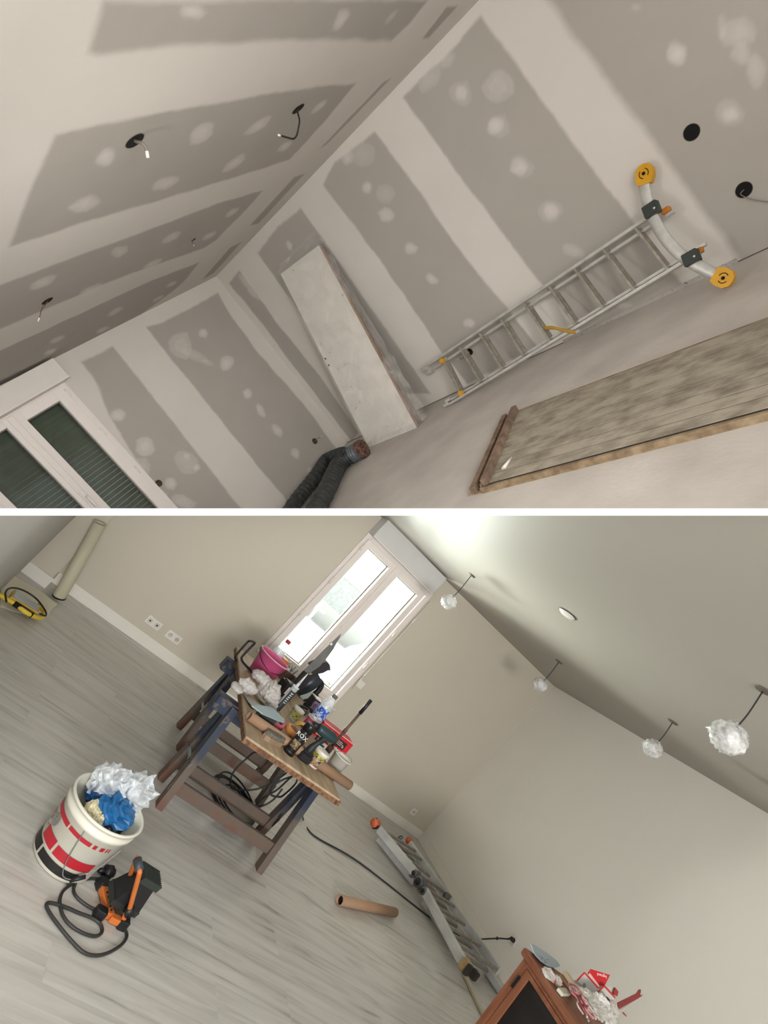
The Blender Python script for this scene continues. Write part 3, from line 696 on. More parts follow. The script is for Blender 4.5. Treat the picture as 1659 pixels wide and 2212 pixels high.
for (a, b) in (((1393, 463), (1423, 443)), ((1478, 566), (1510, 548))):
    mb = MB(); mb.beam(H(*a, .06), H(*b, .06), .095, .07, up=dn2, bev=.006); k_ = mesh('clamp', mb, M_dgrey, ld, label='dark clamp holding the curved bar')
    mb = MB(); c = (H(*a, .097) + H(*b, .097)) / 2 + ulz * .02; mb.cyl(c, c + dn2 * .008, .009); mesh('bolt', mb, M_alu, k_)
st = spline([H(1176, 709, .02), H(1195, 708, .05), H(1215, 713, .05), H(1243, 718, .04)], 6)
g = [[p - lo_in * w_ for w_ in (-.02, 0, .02)] for p in st]; mb = MB(); mb.sheet(g, .004); mesh('strap', mb, mat('strap_ochre', (176, 134, 46), .8), ld, label='ochre webbing strap')

# --- insulated flexible ducts
M_duct = mat('duct_sleeve', (64, 68, 68), .45, scale=18, bump=.8, bscale=26, rgb2=(34, 36, 36)); M_ductg = mat('duct_grey_tape', (104, 112, 118), .35, var=.2, scale=20, bump=.5, bscale=30)
def duct(pts, r, seed):
    P = spline(pts, 26); n = len(P)
    return P, (lambda t: r * (1 + .05 * math.sin(t * 150 + seed) + .11 * noise.noise(Vector((t * 26, seed, 0)))))
zc = zA(.11)
d1 = [zc.hit(*p) for p in ((783, 969), (757, 984), (734, 1002), (719, 1030), (704, 1062), (680, 1105), (660, 1150))]
P, rf = duct(d1, .098, 1)
du = thing('flexible_duct', 'dark flexible duct with a torn open end lying beside the wrapped door', 'duct', FLA.hit(783, 985))
mb = MB(); k = 26; mb.tube(P[k:], .1, 22, cap=False, rfun=lambda t: rf(t)); mesh('sleeve', mb, M_duct, du)
mb = MB(); mb.tube(P[3:k + 2], .1, 22, cap=False, rfun=lambda t: .098 * (1 + .06 * math.sin(t * 30)) + .005); mb.tube(P[9:k], .07, 16, cap=True); mesh('taped_end', mb, [M_ductg], du, label='grey taped mouth')
mb = MB(); d = (P[0] - P[4]).normalized(); fr = frame_z(P[1], d); mb.lathe(fr, [(.104, -.05), (.11, 0), (.104, .03), (.08, .035), (.058, .0), (.055, -.1), (.0001, -.1)], 40, wob=lambda t, z: .16 * noise.noise(Vector((math.cos(t) * 3, math.sin(t) * 3, z * 30)))); mesh('insulation', mb, mat('frayed_insulation', (126, 92, 78), .95, scale=30, rgb2=(40, 26, 22), bump=1, bscale=50), du, label='brown frayed insulation at the open mouth')
d2 = [zA(.1).hit(*p) for p in ((752, 976), (728, 984), (704, 995), (690, 1018), (664, 1052), (640, 1082), (600, 1140))]
P, rf = duct(d2, .085, 4)
mb = MB(); mb.tube(P, .085, 22, rfun=lambda t: rf(t) * min(1, .35 + t * 8)); x = mesh('flexible_duct', mb, M_duct, None); tag(x, 'dark ribbed duct squeezed between the open-ended duct and the left wall', 'duct')

# --- openings for sockets and lamps, with their cables
def hole(px, py, plane, r, m, label, cable=None, cm=None, group=None, cr=.0035, open_=True):
    c = plane.hit(px, py); t = thing('cable_outlet', label, 'cable outlet', c, group)
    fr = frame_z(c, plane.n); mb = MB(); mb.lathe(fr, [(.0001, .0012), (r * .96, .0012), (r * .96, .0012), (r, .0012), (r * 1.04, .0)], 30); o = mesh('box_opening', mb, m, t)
    mb = MB(); mb.torus(fr, r, .0025, 30, 6); mesh('cut_rim', mb, mat('cut_rim', (110, 98, 86), .9), t)
    if cable:
        mb = MB(); mb.tube(spline([c] + [plane.hit(x, y, o_) for x, y, o_ in cable], 8), cr, 8); mesh('cable', mb, cm or M_black, t)
        x, y, o_ = cable[-1]; e = plane.hit(x, y, o_); p_ = plane.hit(cable[-2][0], cable[-2][1], cable[-2][2]); dd = (e - p_).normalized()
        mb = MB(); mb.cyl(e, e + dd * .03, cr * 1.1, seg=8); mesh('wire_end', mb, M_white, t)
    return t
M_bluebox = mat('box_brown', (100, 76, 58), .9, scale=60, rgb2=(20, 14, 10))
M_greycable = mat('grey_cable', (120, 112, 104), .5)
hole(1494, 286, WR, .055, M_dark, 'round black hole cut high in the grey board right of the ladder')
hole(1607, 410, WR, .055, M_dark, 'round black hole with a grey cable at the right edge above the ladder', [(1600, 420, .02), (1622, 430, .03), (1660, 436, .03)], M_greycable)
hole(1014, 760, WR, .04, M_dark, 'small dark hole with a cable end seen between the ladder rungs', [(1008, 766, .03), (1000, 774, .04), (992, 775, .03)], M_greycable)
hole(343, 1044, WL, .038, M_bluebox, 'brown round box opening low beside the glazed door')
hole(680, 953, WL, .04, M_bluebox, 'brown round box opening near the corner with white wires', [(685, 947, .02), (690, 945, .03), (692, 944, .04)], M_greycable)
hole(291, 304, CA_, .055, M_dark, 'lamp opening with one thick grey cable curling out of the ceiling', [(296, 306, .02), (308, 310, .05), (316, 320, .07), (317, 326, .08)], M_greycable, cr=.008)
hole(644, 235, CA_, .05, M_dark, 'lamp opening with a long black hooked cable near the ridge', [(643, 243, .05), (647, 260, .10), (644, 280, .14), (640, 294, .16), (633, 300, .16), (620, 297, .15), (606, 293, .14)], M_black, cr=.006)
hole(418, 518, CA_, .022, M_dark, 'tiny lamp outlet with a short wire in the middle ceiling strip', [(414, 520, .03), (417, 524, .06), (418, 528, .08)], M_greycable)
hole(102, 650, CA_, .045, M_dark, 'lamp opening with a thin brown wire hanging at the left ceiling edge', [(100, 655, .05), (90, 668, .1), (87, 680, .13), (85, 686, .14)], mat('brown_cable', (110, 88, 56), .6))
# perforated bead at the foot of the wall
def baseline_uv(px): # (pixel on wall line)
    return WR.hit(*px)
a, b = baseline_uv((1225, 752)), baseline_uv((1595, 566))
ra = random.Random(9)
mb = MB(); a0, b0 = cA + dR * ((a - cA).dot(dR)), cA + dR * ((b - cA).dot(dR))
mb.hexa([a0, b0, b0 + WR.n * .012, a0 + WR.n * .012], [a0 + ZA * .03, b0 + ZA * .035, b0 + ZA * .035 + WR.n * .004, a0 + ZA * .03 + WR.n * .004])
x = mesh('corner_bead', mb, mat('bead_grey', (160, 154, 148), .5, .3, scale=60, rgb2=(60, 54, 50), thresh=(.28, .4)), None); tag(x, 'thin perforated metal bead along the foot of the wall behind the ladder', 'corner bead')
mb = MB(); mb.hexa([cA, cA + dR * 7, cA + dR * 7 + WR.n * .006, cA + WR.n * .006], [p + ZA * .006 for p in (cA, cA + dR * 7, cA + dR * 7 + WR.n * .006, cA + WR.n * .006)]); struct('trim_2', mb, mat('gap_brown', (84, 68, 58), .9))

# ================================================================== THINGS IN THE PAINTED ROOM
ROOM[0] = 'B'
def text(s_, fr, size, m, parent, name='lettering', align='CENTER', ext=.0006):
    cu = bpy.data.curves.new('t', 'FONT'); cu.body = s_; cu.size = size; cu.align_x = align; cu.align_y = 'CENTER'; cu.extrude = ext; cu.resolution_u = 2
    to = bpy.data.objects.new('t', cu); COL.objects.link(to); bpy.context.view_layer.update()
    me = bpy.data.meshes.new_from_object(to.evaluated_get(bpy.context.evaluated_depsgraph_get()))
    mb = MB(); mb.add([fr.P(v.co.x, v.co.y, v.co.z) for v in me.vertices], [list(p.vertices) for p in me.polygons])
    bpy.data.objects.remove(to); bpy.data.curves.remove(cu); bpy.data.meshes.remove(me)
    return mesh(name, mb, m, parent)
def fuse(o, vox=.006, smooth=True):
    md = o.modifiers.new('fuse', 'REMESH'); md.mode = 'VOXEL'; md.voxel_size = vox; md.use_smooth_shade = smooth
    s_ = o.modifiers.new('smooth', 'SMOOTH'); s_.iterations = 1; s_.factor = .5
def plX(x): return Plane((x, 0, 0), (1, 0, 0))
def plY(y): return Plane((0, y, 0), (0, 1, 0))
def drop_for(P, px, py, up=UP):                  # how far below P the pixel lies
    best = None
    for k in range(0, 200):
        q = P - up * (k * .005); c = MC.transposed() @ q
        x, y = 829.5 + F * c.x / -c.z, 1106 - F * c.y / -c.z
        e = (x - px) ** 2 + (y - py) ** 2
        if best is None or e < best[0]: best = (e, k * .005)
    return best[1]
# --- window in the back wall
mb = MB(); fw = .045
for a, b in (((wu0 - .02, wv0 - .02, -.10), (wu0 + fw, wv1 + .02, .02)), ((wu1 - fw, wv0 - .02, -.10), (wu1 + .02, wv1 + .02, .02)), ((wu0 + fw, wv1 - fw, -.10), (wu1 - fw, wv1 + .02, .02)), ((wu0 + fw, wv0 - .02, -.10), (wu1 - fw, wv0 + fw, .02))): mb.box(fW, a, b, bev=.004)
wB = struct('window_2', mb, M_pvc)
sr0 = uvW(901, 1279)[0]; sr1 = uvW(858, 1239)[0]; sl0 = uvW(838, 1224)[0]; sl1 = uvW(793, 1182)[0]; sv1 = (uvW(901, 1279)[1] + uvW(793, 1182)[1]) / 2; sv0 = uvW(716, 1503)[1]
mid = (sr1 + sl0) / 2
sw_ = max(.045, sr0 - (wu0 + fw - .012))
fw = .045
wr_ = max(.035, mid - sr1)
sash(wB, fW, max(sr0 - wr_ - .006, wu0 + .02), mid, wv0 + .03, wv1 - fw + .015, wr_, -.05, .045, -.02)
sash(wB, fW, mid, min(sl1 + wr_ + .006, wu1 - .02), wv0 + .03, wv1 - fw + .015, wr_, -.05, .045, -.02)
mb = MB(); mb.box(fW, (mid - .02, wv0 + fw, .04), (mid + .02, wv1 - fw, .06), bev=.004); mesh('astragal', mb, M_pvc, wB)
for hp in ((775, 1175), (713, 1250), (653, 1323)):
    v = uvW(*hp)[1]; mb = MB(); mb.cyl(fW.P(wu1 - fw + .02, v - .04, .04), fW.P(wu1 - fw + .02, v + .04, .04), .012); mesh('hinge', mb, M_white, wB)
for hp in ((851, 1368), (790, 1437)):
    v = uvW(*hp)[1]; mb = MB(); mb.cyl(fW.P(wu0 + fw - .02, v - .04, .04), fW.P(wu0 + fw - .02, v + .04, .04), .012); mesh('hinge', mb, M_white, wB)
mb = MB(); mb.box(fW, (wu0 - .05, wv0 - .035, 0), (wu1 + .05, wv0 - .02, .05), bev=.004); mesh('sill', mb, M_pvc, wB)
bxu = uvW(935, 1284, .16)[0]; bxt = uvW(960, 1250)[1] - .01; bxb = uvW(935, 1284, .16)[1]
mb = MB(); mb.box(fW, (bxu, bxb, 0), (wu1 + .02, bxt + .01, .16), bev=.005); x = mesh('roller_shutter_box', mb, mat('box_grey_white', (206, 206, 204), .5, var=.02), None); tag(x, 'pale boxed roller shutter casing above the bright window', 'shutter box')
mb = MB(); mb.box(fW, (bxu + .002, bxb - .004, .145), (wu1 + .02, bxb + .006, .164)); mesh('bottom_lip', mb, M_pvc, x)
cr = thing('shutter_crank', 'thin white crank rod hanging down the right side of the bright window', 'crank', fW.P(wu0 - .05, wv0 - .0, .02))
mb = MB(); u_ = wu0 - .045; mb.tube([fW.P(u_, wv1 - .05, .03), fW.P(u_, wv0 + .25, .03)], .0045, 8); mesh('rod', mb, M_white, cr)
mb = MB(); v = wv0 + .4; mb.cyl(fW.P(u_, v, .03), fW.P(u_, v - .09, .03), .009); mesh('grip', mb, M_white, cr); mb = MB(); mb.cyl(fW.P(u_, wv1 - .3, .03), fW.P(u_, wv1 - .36, .03), .009); mesh('grip', mb, M_white, cr)
# outside: terrace in daylight; fence, shrub and house with daylight glare in their colours
def outside():
    m1 = mat('terrace_pale', (242, 242, 242), .8, var=.03, scale=3); m2 = mat('fence_glare', (240, 240, 240), .7, var=.06); m3 = mat('facade_glare', (246, 246, 244), .8, var=.02)
    mb = MB(); mb.box(Fr((-6.3, -6, -1.75)), (-24, 0, 0), (0, 22, .05)); o = mesh('terrace', mb, m1, None); o['kind'] = 'structure'
    f = thing('garden_fence', 'slatted garden fence, daylight glare in its near-white colour, seen through the left pane', 'fence', (-13.5, 3, -1.7))
    mb = MB(); 
    for k in range(36): mb.box(Fr((-13.5, .4 + k * .13, -1.7)), (0, 0, 0), (.03, .07, 1.15))
    mesh('slats', mb, m2, f)
    mb = MB(); mb.box(Fr((-13.46, .2, -1.5)), (0, 0, 0), (.04, 5, .06)); mb.box(Fr((-13.46, .2, -.8)), (0, 0, 0), (.04, 5, .06)); mesh('rail', mb, m2, f)
    h_ = thing('neighbour_house', 'pale house with a pitched roof beyond the fence, daylight glare put into its colours', 'house', (-22, 9, -1.7))
    mb = MB(); mb.box(Fr((-26, 6.5, -1.7)), (0, 0, 0), (4, 6, 2.6)); mesh('walls', mb, m3, h_)
    mb = MB(); mb.prism([(-26.3, 6.2, .9), (-21.7, 6.2, .9), (-24, 6.2, 2.1)], Vector((0, 6.6, 0))); mesh('roof', mb, mat('roof_glare', (236, 232, 228), .8, var=.05), h_)
    mb = MB(); mb.box(Fr((-22, 8, -.9)), (-.02, 0, 0), (.03, 1.1, 1.2)); mesh('window', mb, mat('far_pane', (226, 230, 232), .3), h_)
    mb = MB(); mb.blob((-11.2, 6.0, -1.1), .7, .6, .7, amp=.4, fq=4, seed=3, floor=-.6); b = mesh('garden_shrub', mb, mat('shrub_glare', (238, 242, 236), .9, var=.2, scale=12), None); tag(b, 'shrub on the terrace, daylight glare in its near-white colour, seen through the right pane', 'shrub')
outside()

# --- left of the back wall: partition end, boxed duct, leaning roll
G = FLB.hit(40, 1238); K = FLB.hit(94, 1268)
topz = 1.2
mb = MB(); fr = Fr(G); mb.box(fr, (0, -.6, 0), (4.2, 0, 3.2)); struct('wall_left', mb, mat('partition_grey', (186, 182, 176), .7, var=.02))
mb = MB(); mb.box(Fr(K), (-.28, -1.4, 0), (0, 0, 3.2)); struct('trim_3', mb, M_paint)
mb = MB(); mb.box(Fr(K), (0, -1.4, 0), (.014, .014, .1)); mb.box(Fr(K), (-.24, 0, 0), (0, .014, .1)); struct('baseboard_left', mb, M_trimw)
rb, rt = zB(.03).hit(127, 1290), None
rollx = fW
rt = WW.hit(216, 1130, .36); dr = (rt - rb).normalized()
rl = thing('flooring_roll', 'long beige rolled underlay tube leaning in the corner beside the boxed duct', 'roll', rb)
mb = MB(); fr = frame_z(rb, dr); Lr = (rt - rb).length; mb.lathe(fr, [(.042, .004), (.048, 0), (.05, .01), (.05, Lr), (.044, Lr), (.040, Lr - .01), (.040, .02)], 28); mesh('wound_sheet', mb, mat('underlay_beige', (196, 190, 166), .6, var=.04, scale=3), rl)
mb = MB(); mb.lathe(fr, [(.0001, .006), (.042, .006)], 24); mb.lathe(fr, [(.047, -.003), (.053, .0), (.053, .012)], 24); mesh('dark_end', mb, M_dark, rl)
mb = MB(); q = [FLB.hit(*p) + UP * .002 for p in ((2, 1275), (31, 1245), (60, 1262), (95, 1283), (124, 1306), (112, 1316), (102, 1331), (60, 1330), (0, 1312))]; mb.prism(q, UP * .0015)
x = mesh('paper_sheet', mb, mat('paper_cream', (232, 227, 206), .8, var=.03), None); tag(x, 'cream cardboard sheet on the laminate under the yellow lamp', 'sheet')
# yellow site lamp lying on its back
yl = thing('yellow_work_lamp', 'yellow framed floodlight with a coiled black cable on the cream sheet', 'work lamp', FLB.hit(55, 1310))
z1 = zB(.075)
c0, c1, c2, c3 = z1.hit(32, 1273), z1.hit(88, 1310), z1.hit(84, 1323), z1.hit(24, 1288)
mb = MB(); mb.hexa([p - UP * .04 for p in (c0, c1, c2, c3)], [c0, c1, c2, c3]); mesh('lamp_housing', mb, mat('lamp_yellow', (206, 172, 84), .45), yl)
mb = MB(); s_ = lambda p, k: p + (sum((c0, c1, c2, c3), Vector()) / 4 - p) * k + UP * .004
mb.hexa([s_(p, .12) - UP * .002 for p in (c0, c1, c2, c3)], [s_(p, .12) for p in (c0, c1, c2, c3)]); mesh('lens', mb, mat('lens_grey', (196, 204, 206), .2), yl, label='pale glass lens')
z2 = zB(.05); fp = [z2.hit(*p) for p in ((-10, 1280), (30, 1303), (60, 1325), (88, 1335), (94, 1322), (84, 1306))]
mb = MB(); mb.tube(spline(fp, 6), .016, 10); mesh('tube_frame', mb, mat('frame_yellow', (220, 190, 60), .4), yl)
mb = MB(); mb.tube([z2.hit(30, 1303), z2.hit(70, 1330)], .02, 12); mesh('foam_grip', mb, M_black, yl, label='black foam grip')
mb = MB(); cc = [zB(.10).hit(*p) for p in ((14, 1300), (12, 1280), (24, 1270), (50, 1275), (78, 1293), (97, 1318), (99, 1330), (86, 1326))]; mb.tube(spline(cc, 8), .006, 8); mesh('cable', mb, M_black, yl)

# --- sockets and switches
def plate(c, fr, w, h, label, kind='round', group=None):
    t = thing('wall_socket' if kind != 'switch' else 'light_switch', label, 'socket' if kind != 'switch' else 'switch', c, group)
    f = Fr(c, fr.X, fr.Y, fr.Z); mb = MB(); mb.box(f, (-w / 2, -h / 2, 0), (w / 2, h / 2, .01), bev=.004); mesh('cover_plate', mb, M_white, t)
    n = 2 if w > .1 else 1
    for k in range(n):
        cx = 0 if n == 1 else (-w / 4 if k == 0 else w / 4)
        if kind == 'switch': mb = MB(); mb.box(f, (cx - .022, -.022, .01), (cx + .022, .022, .014), bev=.003); mesh('rocker', mb, M_white, t); continue
        g = Fr(f.P(cx, 0, .0105), f.X, f.Y, f.Z); mb = MB(); mb.torus(g, .02, .0022, 26, 6); mb.lathe(g, [(.0001, .0005), (.019, .0005)], 24); w_ = mesh('socket_well', mb, mat('well_white', (208, 204, 196), .5), t)
        mb = MB(); 
        if kind == 'round': [mb.lathe(Fr(f.P(cx + dx, dy, .0115), f.X, f.Y, f.Z), [(.0001, .0003), (.0035, .0003)], 10) for dx, dy in ((-.0095, 0), (.0095, 0), (0, .011))]
        else: mb.lathe(Fr(f.P(cx, 0, .0115), f.X, f.Y, f.Z), [(.0001, .0006), (.008, .0006)], 14)
        mesh('contact_hole', mb, M_black, w_)
    return t
plate(WW.hit(332, 1345), fW, .155, .08, 'double television socket plate with two dark centres, left of the other double', 'tv')
plate(WW.hit(375, 1376), fW, .155, .08, 'double power socket plate low on the wall nearest the trestle table', 'round')
plate(WW.hit(893, 1753), fW, .08, .08, 'single white socket low on the back wall near the corner', 'round')
plate(WW.hit(779, 1478), fW, .082, .082, 'square white switch beside the bright window', 'switch')
fE = Fr(cB, dE, UP, WE.n)
sk = plate(WE.hit(1109, 2031), fE, .08, .08, 'white socket on the right wall holding the black plug', 'round')
# cover on the ceiling
t = thing('ceiling_rose_cover', 'round white cover plate with a raised dark rim on the painted ceiling', 'ceiling cover', CB.hit(1226, 1325))
fr = frame_z(CB.hit(1226, 1325), CB.n); mb = MB(); mb.lathe(fr, [(.0001, .018), (.045, .018), (.06, .008), (.062, 0)], 30); mesh('cover', mb, M_white, t)
mb = MB(); mb.torus(Fr(fr.P(0, 0, .004), fr.X, fr.Y, fr.Z), .063, .004, 30, 6); mesh('rim', mb, mat('rim_dark', (90, 84, 76), .6), t)
# --- pendants wrapped in plastic
M_wrapf = clearfilm('lamp_wrap', (240, 240, 238), .5, .15, 10, .6)
M_pgrey = mat('lamp_glass_grey', (196, 196, 196), .25, var=.15, scale=20)
def pendant(cpx, lamp_px, r, label, seed):
    P = CB.hit(*cpx); L = drop_for(P, *lamp_px); c = P - UP * L
    t = thing('pendant_lamp', label, 'pendant lamp', P, 'wrapped pendant lamps')
    fr = frame_z(P, CB.n); mb = MB(); mb.lathe(fr, [(.0001, .008), (.034, .008), (.04, .0)], 24); mesh('ceiling_plate', mb, mat('plate_dark', (96, 88, 78), .6), t)
    mb = MB(); mb.tube(spline([P + CB.n * .01, P - UP * L * .5 + Vector((.004, .004, 0)), c + UP * r * .8], 8), .0035, 8); mesh('cord', mb, M_black, t)
    mb = MB(); mb.lathe(Fr(c), [(.0001, r * .85), (r * .3, r * .83), (r * .45, r * .5), (r * .75, r * .1), (r * .8, -r * .3), (r * .6, -r * .6), (.0001, -r * .7)], 28); b = mesh('globe', mb, M_pgrey, t)
    mb = MB(); mb.torus(Fr(c - UP * r * .5, Vector((1, 0, 0)), Vector((0, 1, 0)), UP), r * .45, r * .06, 20, 6); mb.cyl(c + UP * r * .3, c + UP * r * .95, r * .2); mesh('fitting', mb, M_black, t)
    mb = MB(); mb.blob(c, r * 1.12, r * 1.12, r * 1.05, amp=.35, fq=2.6, seed=seed, nu=36, nv=24); mb.blob(c + Vector((-.1, -.3, -.1)) * r * 1.2, r * .9, r * .7, r * .5, amp=.7, fq=4, seed=seed + 3); mesh('plastic_wrap', mb, M_wrapf, t)
    return t
pendant((1019, 1242), (971, 1301), .055, 'wrapped pendant lamp hanging nearest the bright window', 1)
pendant((1208, 1429), (1161, 1473), .058, 'wrapped pendant lamp hanging in front of the far corner', 2)
pendant((1454, 1559), (1408, 1614), .056, 'wrapped pendant lamp in front of the right-hand wall edge', 3)
pendant((1650, 1490), (1569, 1590), .062, 'largest wrapped pendant lamp at the right edge of the photo', 4)

# ------------------------------------------------------------------ trestles and table board
def trestle_mat():
    m = bpy.data.materials.new('trestle_paint'); m.use_nodes = True; nt = m.node_tree; b = nt.nodes['Principled BSDF']; b.inputs['Roughness'].default_value = .5
    tc = nt.nodes.new('ShaderNodeTexCoord'); sp = nt.nodes.new('ShaderNodeSeparateXYZ'); nt.links.new(tc.outputs['Object'], sp.inputs[0])
    n = nt.nodes.new('ShaderNodeTexNoise'); n.inputs['Scale'].default_value = 9; n.inputs['Detail'].default_value = 6; nt.links.new(tc.outputs['Object'], n.inputs['Vector'])
    a = nt.nodes.new('ShaderNodeMath'); a.operation = 'MULTIPLY_ADD'; a.inputs[1].default_value = .55; nt.links.new(n.outputs['Fac'], a.inputs[0]); nt.links.new(sp.outputs['Z'], a.inputs[2])
    r = nt.nodes.new('ShaderNodeValToRGB'); nt.links.new(a.outputs[0], r.inputs[0]); e = r.color_ramp.elements
    e[0].position = .30; e[0].color = lin((104, 74, 62)); e[1].position = .9; e[1].color = lin((32, 48, 74))
    for p, c in ((.38, (98, 84, 74)), (.56, (86, 78, 72)), (.68, (42, 50, 64)), (.86, (34, 46, 68)), (.893, (96, 84, 72)), (.9, (36, 48, 70))): k = e.new(p); k.color = lin(c)
    nt.links.new(r.outputs[0], b.inputs['Base Color']); return m
M_tr = trestle_mat(); M_galv = mat('galvanised_strap', (150, 164, 172), .4, .6)
def trestle(xc, y0, y1, x1, x2, label, dy0=0., dy1=0., h=.66):
    t = thing('trestle', label, 'trestle', B(xc, (y0 + y1) / 2, 0), 'wooden trestles under the table board')
    mb = MB(); mb.beam(B(xc, y0 - .14, h - .045), B(xc, y1 + .06, h - .045), .09, .09, bev=.006); mesh('top_beam', mb, M_tr, t)
    for yy, dyy in ((y0, dy0), (y1, dy1)):
        for xx, s in ((x1, 1), (x2, -1)):
            mb = MB(); top = B(xc + s * .038, yy + dyy, h - .01); bot = B(xx, yy, 0.0); d = (top - bot); n_ = Vector((0, 1, 0))
            u = Vector((1, 0, 0)); w = .068; th = .045
            mb.hexa([bot + u * (a * w / 2) + n_ * (b * th / 2) for a, b in ((-1, -1), (1, -1), (1, 1), (-1, 1))], [top + u * (a * w / 2) + n_ * (b * th / 2) for a, b in ((-1, -1), (1, -1), (1, 1), (-1, 1))]); mesh('leg', mb, M_tr, t)
    for xx, s, z in ((x1, 1, .135), (x2, -1, .15)):
        mb = MB(); k = z / h; xr = xx + (xc + s * .038 - xx) * k; mb.beam(B(xr, y0 - .03, z), B(xr, y1 + .03, z), .03, .075, bev=.004); mesh('stretcher', mb, M_tr, t)
    mb = MB(); k = .42; p = B(x1 + (xc + .038 - x1) * k, y0 - .026, h * k); q = B(x2 + (xc - .038 - x2) * k, y0 - .026, h * k); mb.beam(p + (p - q) * .25, q - (p - q) * .25, .004, .025, up=UP); st_ = mesh('metal_strap', mb, M_galv, t)
    mb = MB()
    for w_ in (-.1, .1, .9, 1.1): c = p + (q - p) * w_ - Vector((0, .003, 0)); mb.cyl(c, c - Vector((0, .004, 0)), .005, seg=8)
    mesh('screw', mb, M_dark, st_)
    return t
trestle(-3.42, 1.30, 2.06, -3.29, -3.58, 'blue and brown wooden trestle, the nearer one under the board', -.02, -.02)
trestle(-4.24, 1.44, 2.19, -4.08, -4.42, 'blue and brown wooden trestle, the farther one beside the window wall', -.03, -.03)
ZT = .70
def T(px, py, z=0): return zB(ZT + z).hit(px, py)
nlB, nrB, flB = T(533, 1590), T(735, 1727), T(512, 1395)
frB = nrB + (flB - nlB) * .98
tb = thing('table_board', 'scuffed plywood board laid across the two trestles', 'board', nlB)
M_ply = mat('plywood', (184, 164, 138), .7, scale=5, rgb2=(146, 124, 98), thresh=(.3, .7), stretch=(.6, 4, 1), bump=.1); M_plyedge = mat('ply_edge', (134, 98, 70), .8, scale=40, rgb2=(88, 62, 44), thresh=(.35, .65))
mb = MB(); q = [nlB, nrB, frB, flB]; mb.hexa([p - UP * .012 for p in q], q); mesh('top_face', mb, M_ply, tb)
mb = MB(); mb.hexa([p - UP * .04 for p in q], [p - UP * .012 for p in q]); mesh('core_edge', mb, M_plyedge, tb)
mb = MB(); rs = random.Random(2)
e0 = [nrB + (frB - nrB) * (k / 14) * .22 + (nrB - nlB).normalized() * rs.uniform(0, .02) for k in range(15)]
mb.prism([p - UP * .038 for p in e0] + [nrB + (frB - nrB) * .22 - (nrB - nlB) * .03 - UP * .038, nrB - (nrB - nlB) * .03 - UP * .038], UP * .024); mesh('splintered_corner', mb, M_plyedge, tb)

# cardboard tube along the board
ta, tb_ = T(538, 1546, .03), T(756, 1697, .03); M_kraft = mat('kraft_tube', (158, 126, 100), .7, var=.06, scale=6, stretch=(1, 1, 1))
def cardtube(a, b, r, label, name='cardboard_tube'):
    t = thing(name, label, 'cardboard tube', a); d = (b - a).normalized(); L = (b - a).length; fr = frame_z(a, d)
    mb = MB(); mb.lathe(fr, [(r * .86, .0), (r, 0), (r, 0), (r, L), (r, L), (r * .86, L), (r * .86, L), (r * .86, 0)], 26); mesh('tube_wall', mb, M_kraft, t)
    mb = MB(); mb.lathe(fr, [(.0001, .03), (r * .85, .03)], 20); mb.lathe(fr, [(.0001, L - .03), (r * .85, L - .03)], 20); mesh('dark_bore', mb, M_dark, t); return t
cardtube(ta, tb_, .028, 'brown cardboard tube lying along the near edge of the cluttered board')
cardtube(zB(.035).hit(733, 1944), zB(.035).hit(853, 1971), .033, 'short brown cardboard tube lying alone on the laminate floor')
# ------------------------------------------------------------------ what lies on the board
M_met = mat('dull_metal', (150, 152, 154), .4, .7); M_glove = mat('cloth_white', (196, 191, 188), .9, var=.06, scale=5)
def up_at(c, ang=0): return frame_up(c, ang)
def can(c, r, h, label, name, mats, cat, lid=True, print_=None, rim=None, taper=1.0):
    t = thing(name, label, cat, c); fr = up_at(c); mb = MB()
    mb.lathe(fr, [(.0001, 0), (r * taper * .97, 0), (r * taper, .004), (r, h * .98), (r * .96, h)], 30); mesh('body', mb, mats[0], t)
    if lid: mb = MB(); mb.lathe(fr, [(r * 1.0, h * .78), (r * 1.06, h * .78), (r * 1.07, h * .98), (r * 1.0, h * 1.01), (.0001, h * 1.0)], 30); mesh('lid', mb, mats[1], t)
    if print_: mb = MB(); mb.lathe(fr, [(r * (taper + (1 - taper) * .1) * 1.006, h * .1), (r * (taper + (1 - taper) * .75) * 1.006, h * .75)], 30); mesh('printed_sleeve', mb, print_, t)
    return t
def print_mat(name, cols, scale, sd=0):
    m = bpy.data.materials.new(name); m.use_nodes = True; nt = m.node_tree; b = nt.nodes['Principled BSDF']; b.inputs['Roughness'].default_value = .35
    tc = nt.nodes.new('ShaderNodeTexCoord'); v = nt.nodes.new('ShaderNodeTexNoise'); v.inputs['Scale'].default_value = scale; v.inputs['Detail'].default_value = 4; v.inputs['Distortion'].default_value = 1.5
    nt.links.new(tc.outputs['Object'], v.inputs['Vector']); r = nt.nodes.new('ShaderNodeValToRGB'); r.color_ramp.interpolation = 'CONSTANT'
    nt.links.new(v.outputs['Fac'], r.inputs[0]); e = r.color_ramp.elements; e[0].position = 0; e[0].color = lin(cols[0]); e[1].position = .66; e[1].color = lin(cols[-1])
    for k, c in enumerate(cols[1:-1]): q = e.new(.40 + .22 * k / max(1, len(cols) - 2)); q.color = lin(c)
    nt.links.new(r.outputs[0], b.inputs['Base Color']); return m
M_jungle = print_mat('printed_foliage', [(30, 34, 30), (196, 190, 60), (60, 74, 50), (190, 186, 160), (34, 40, 34)], 42)
M_jungle2 = print_mat('printed_scene', [(60, 60, 56), (170, 164, 140), (90, 100, 84), (180, 80, 50), (214, 190, 70)], 30)
M_potw = mat('pot_white', (214, 210, 200), .4, var=.03)
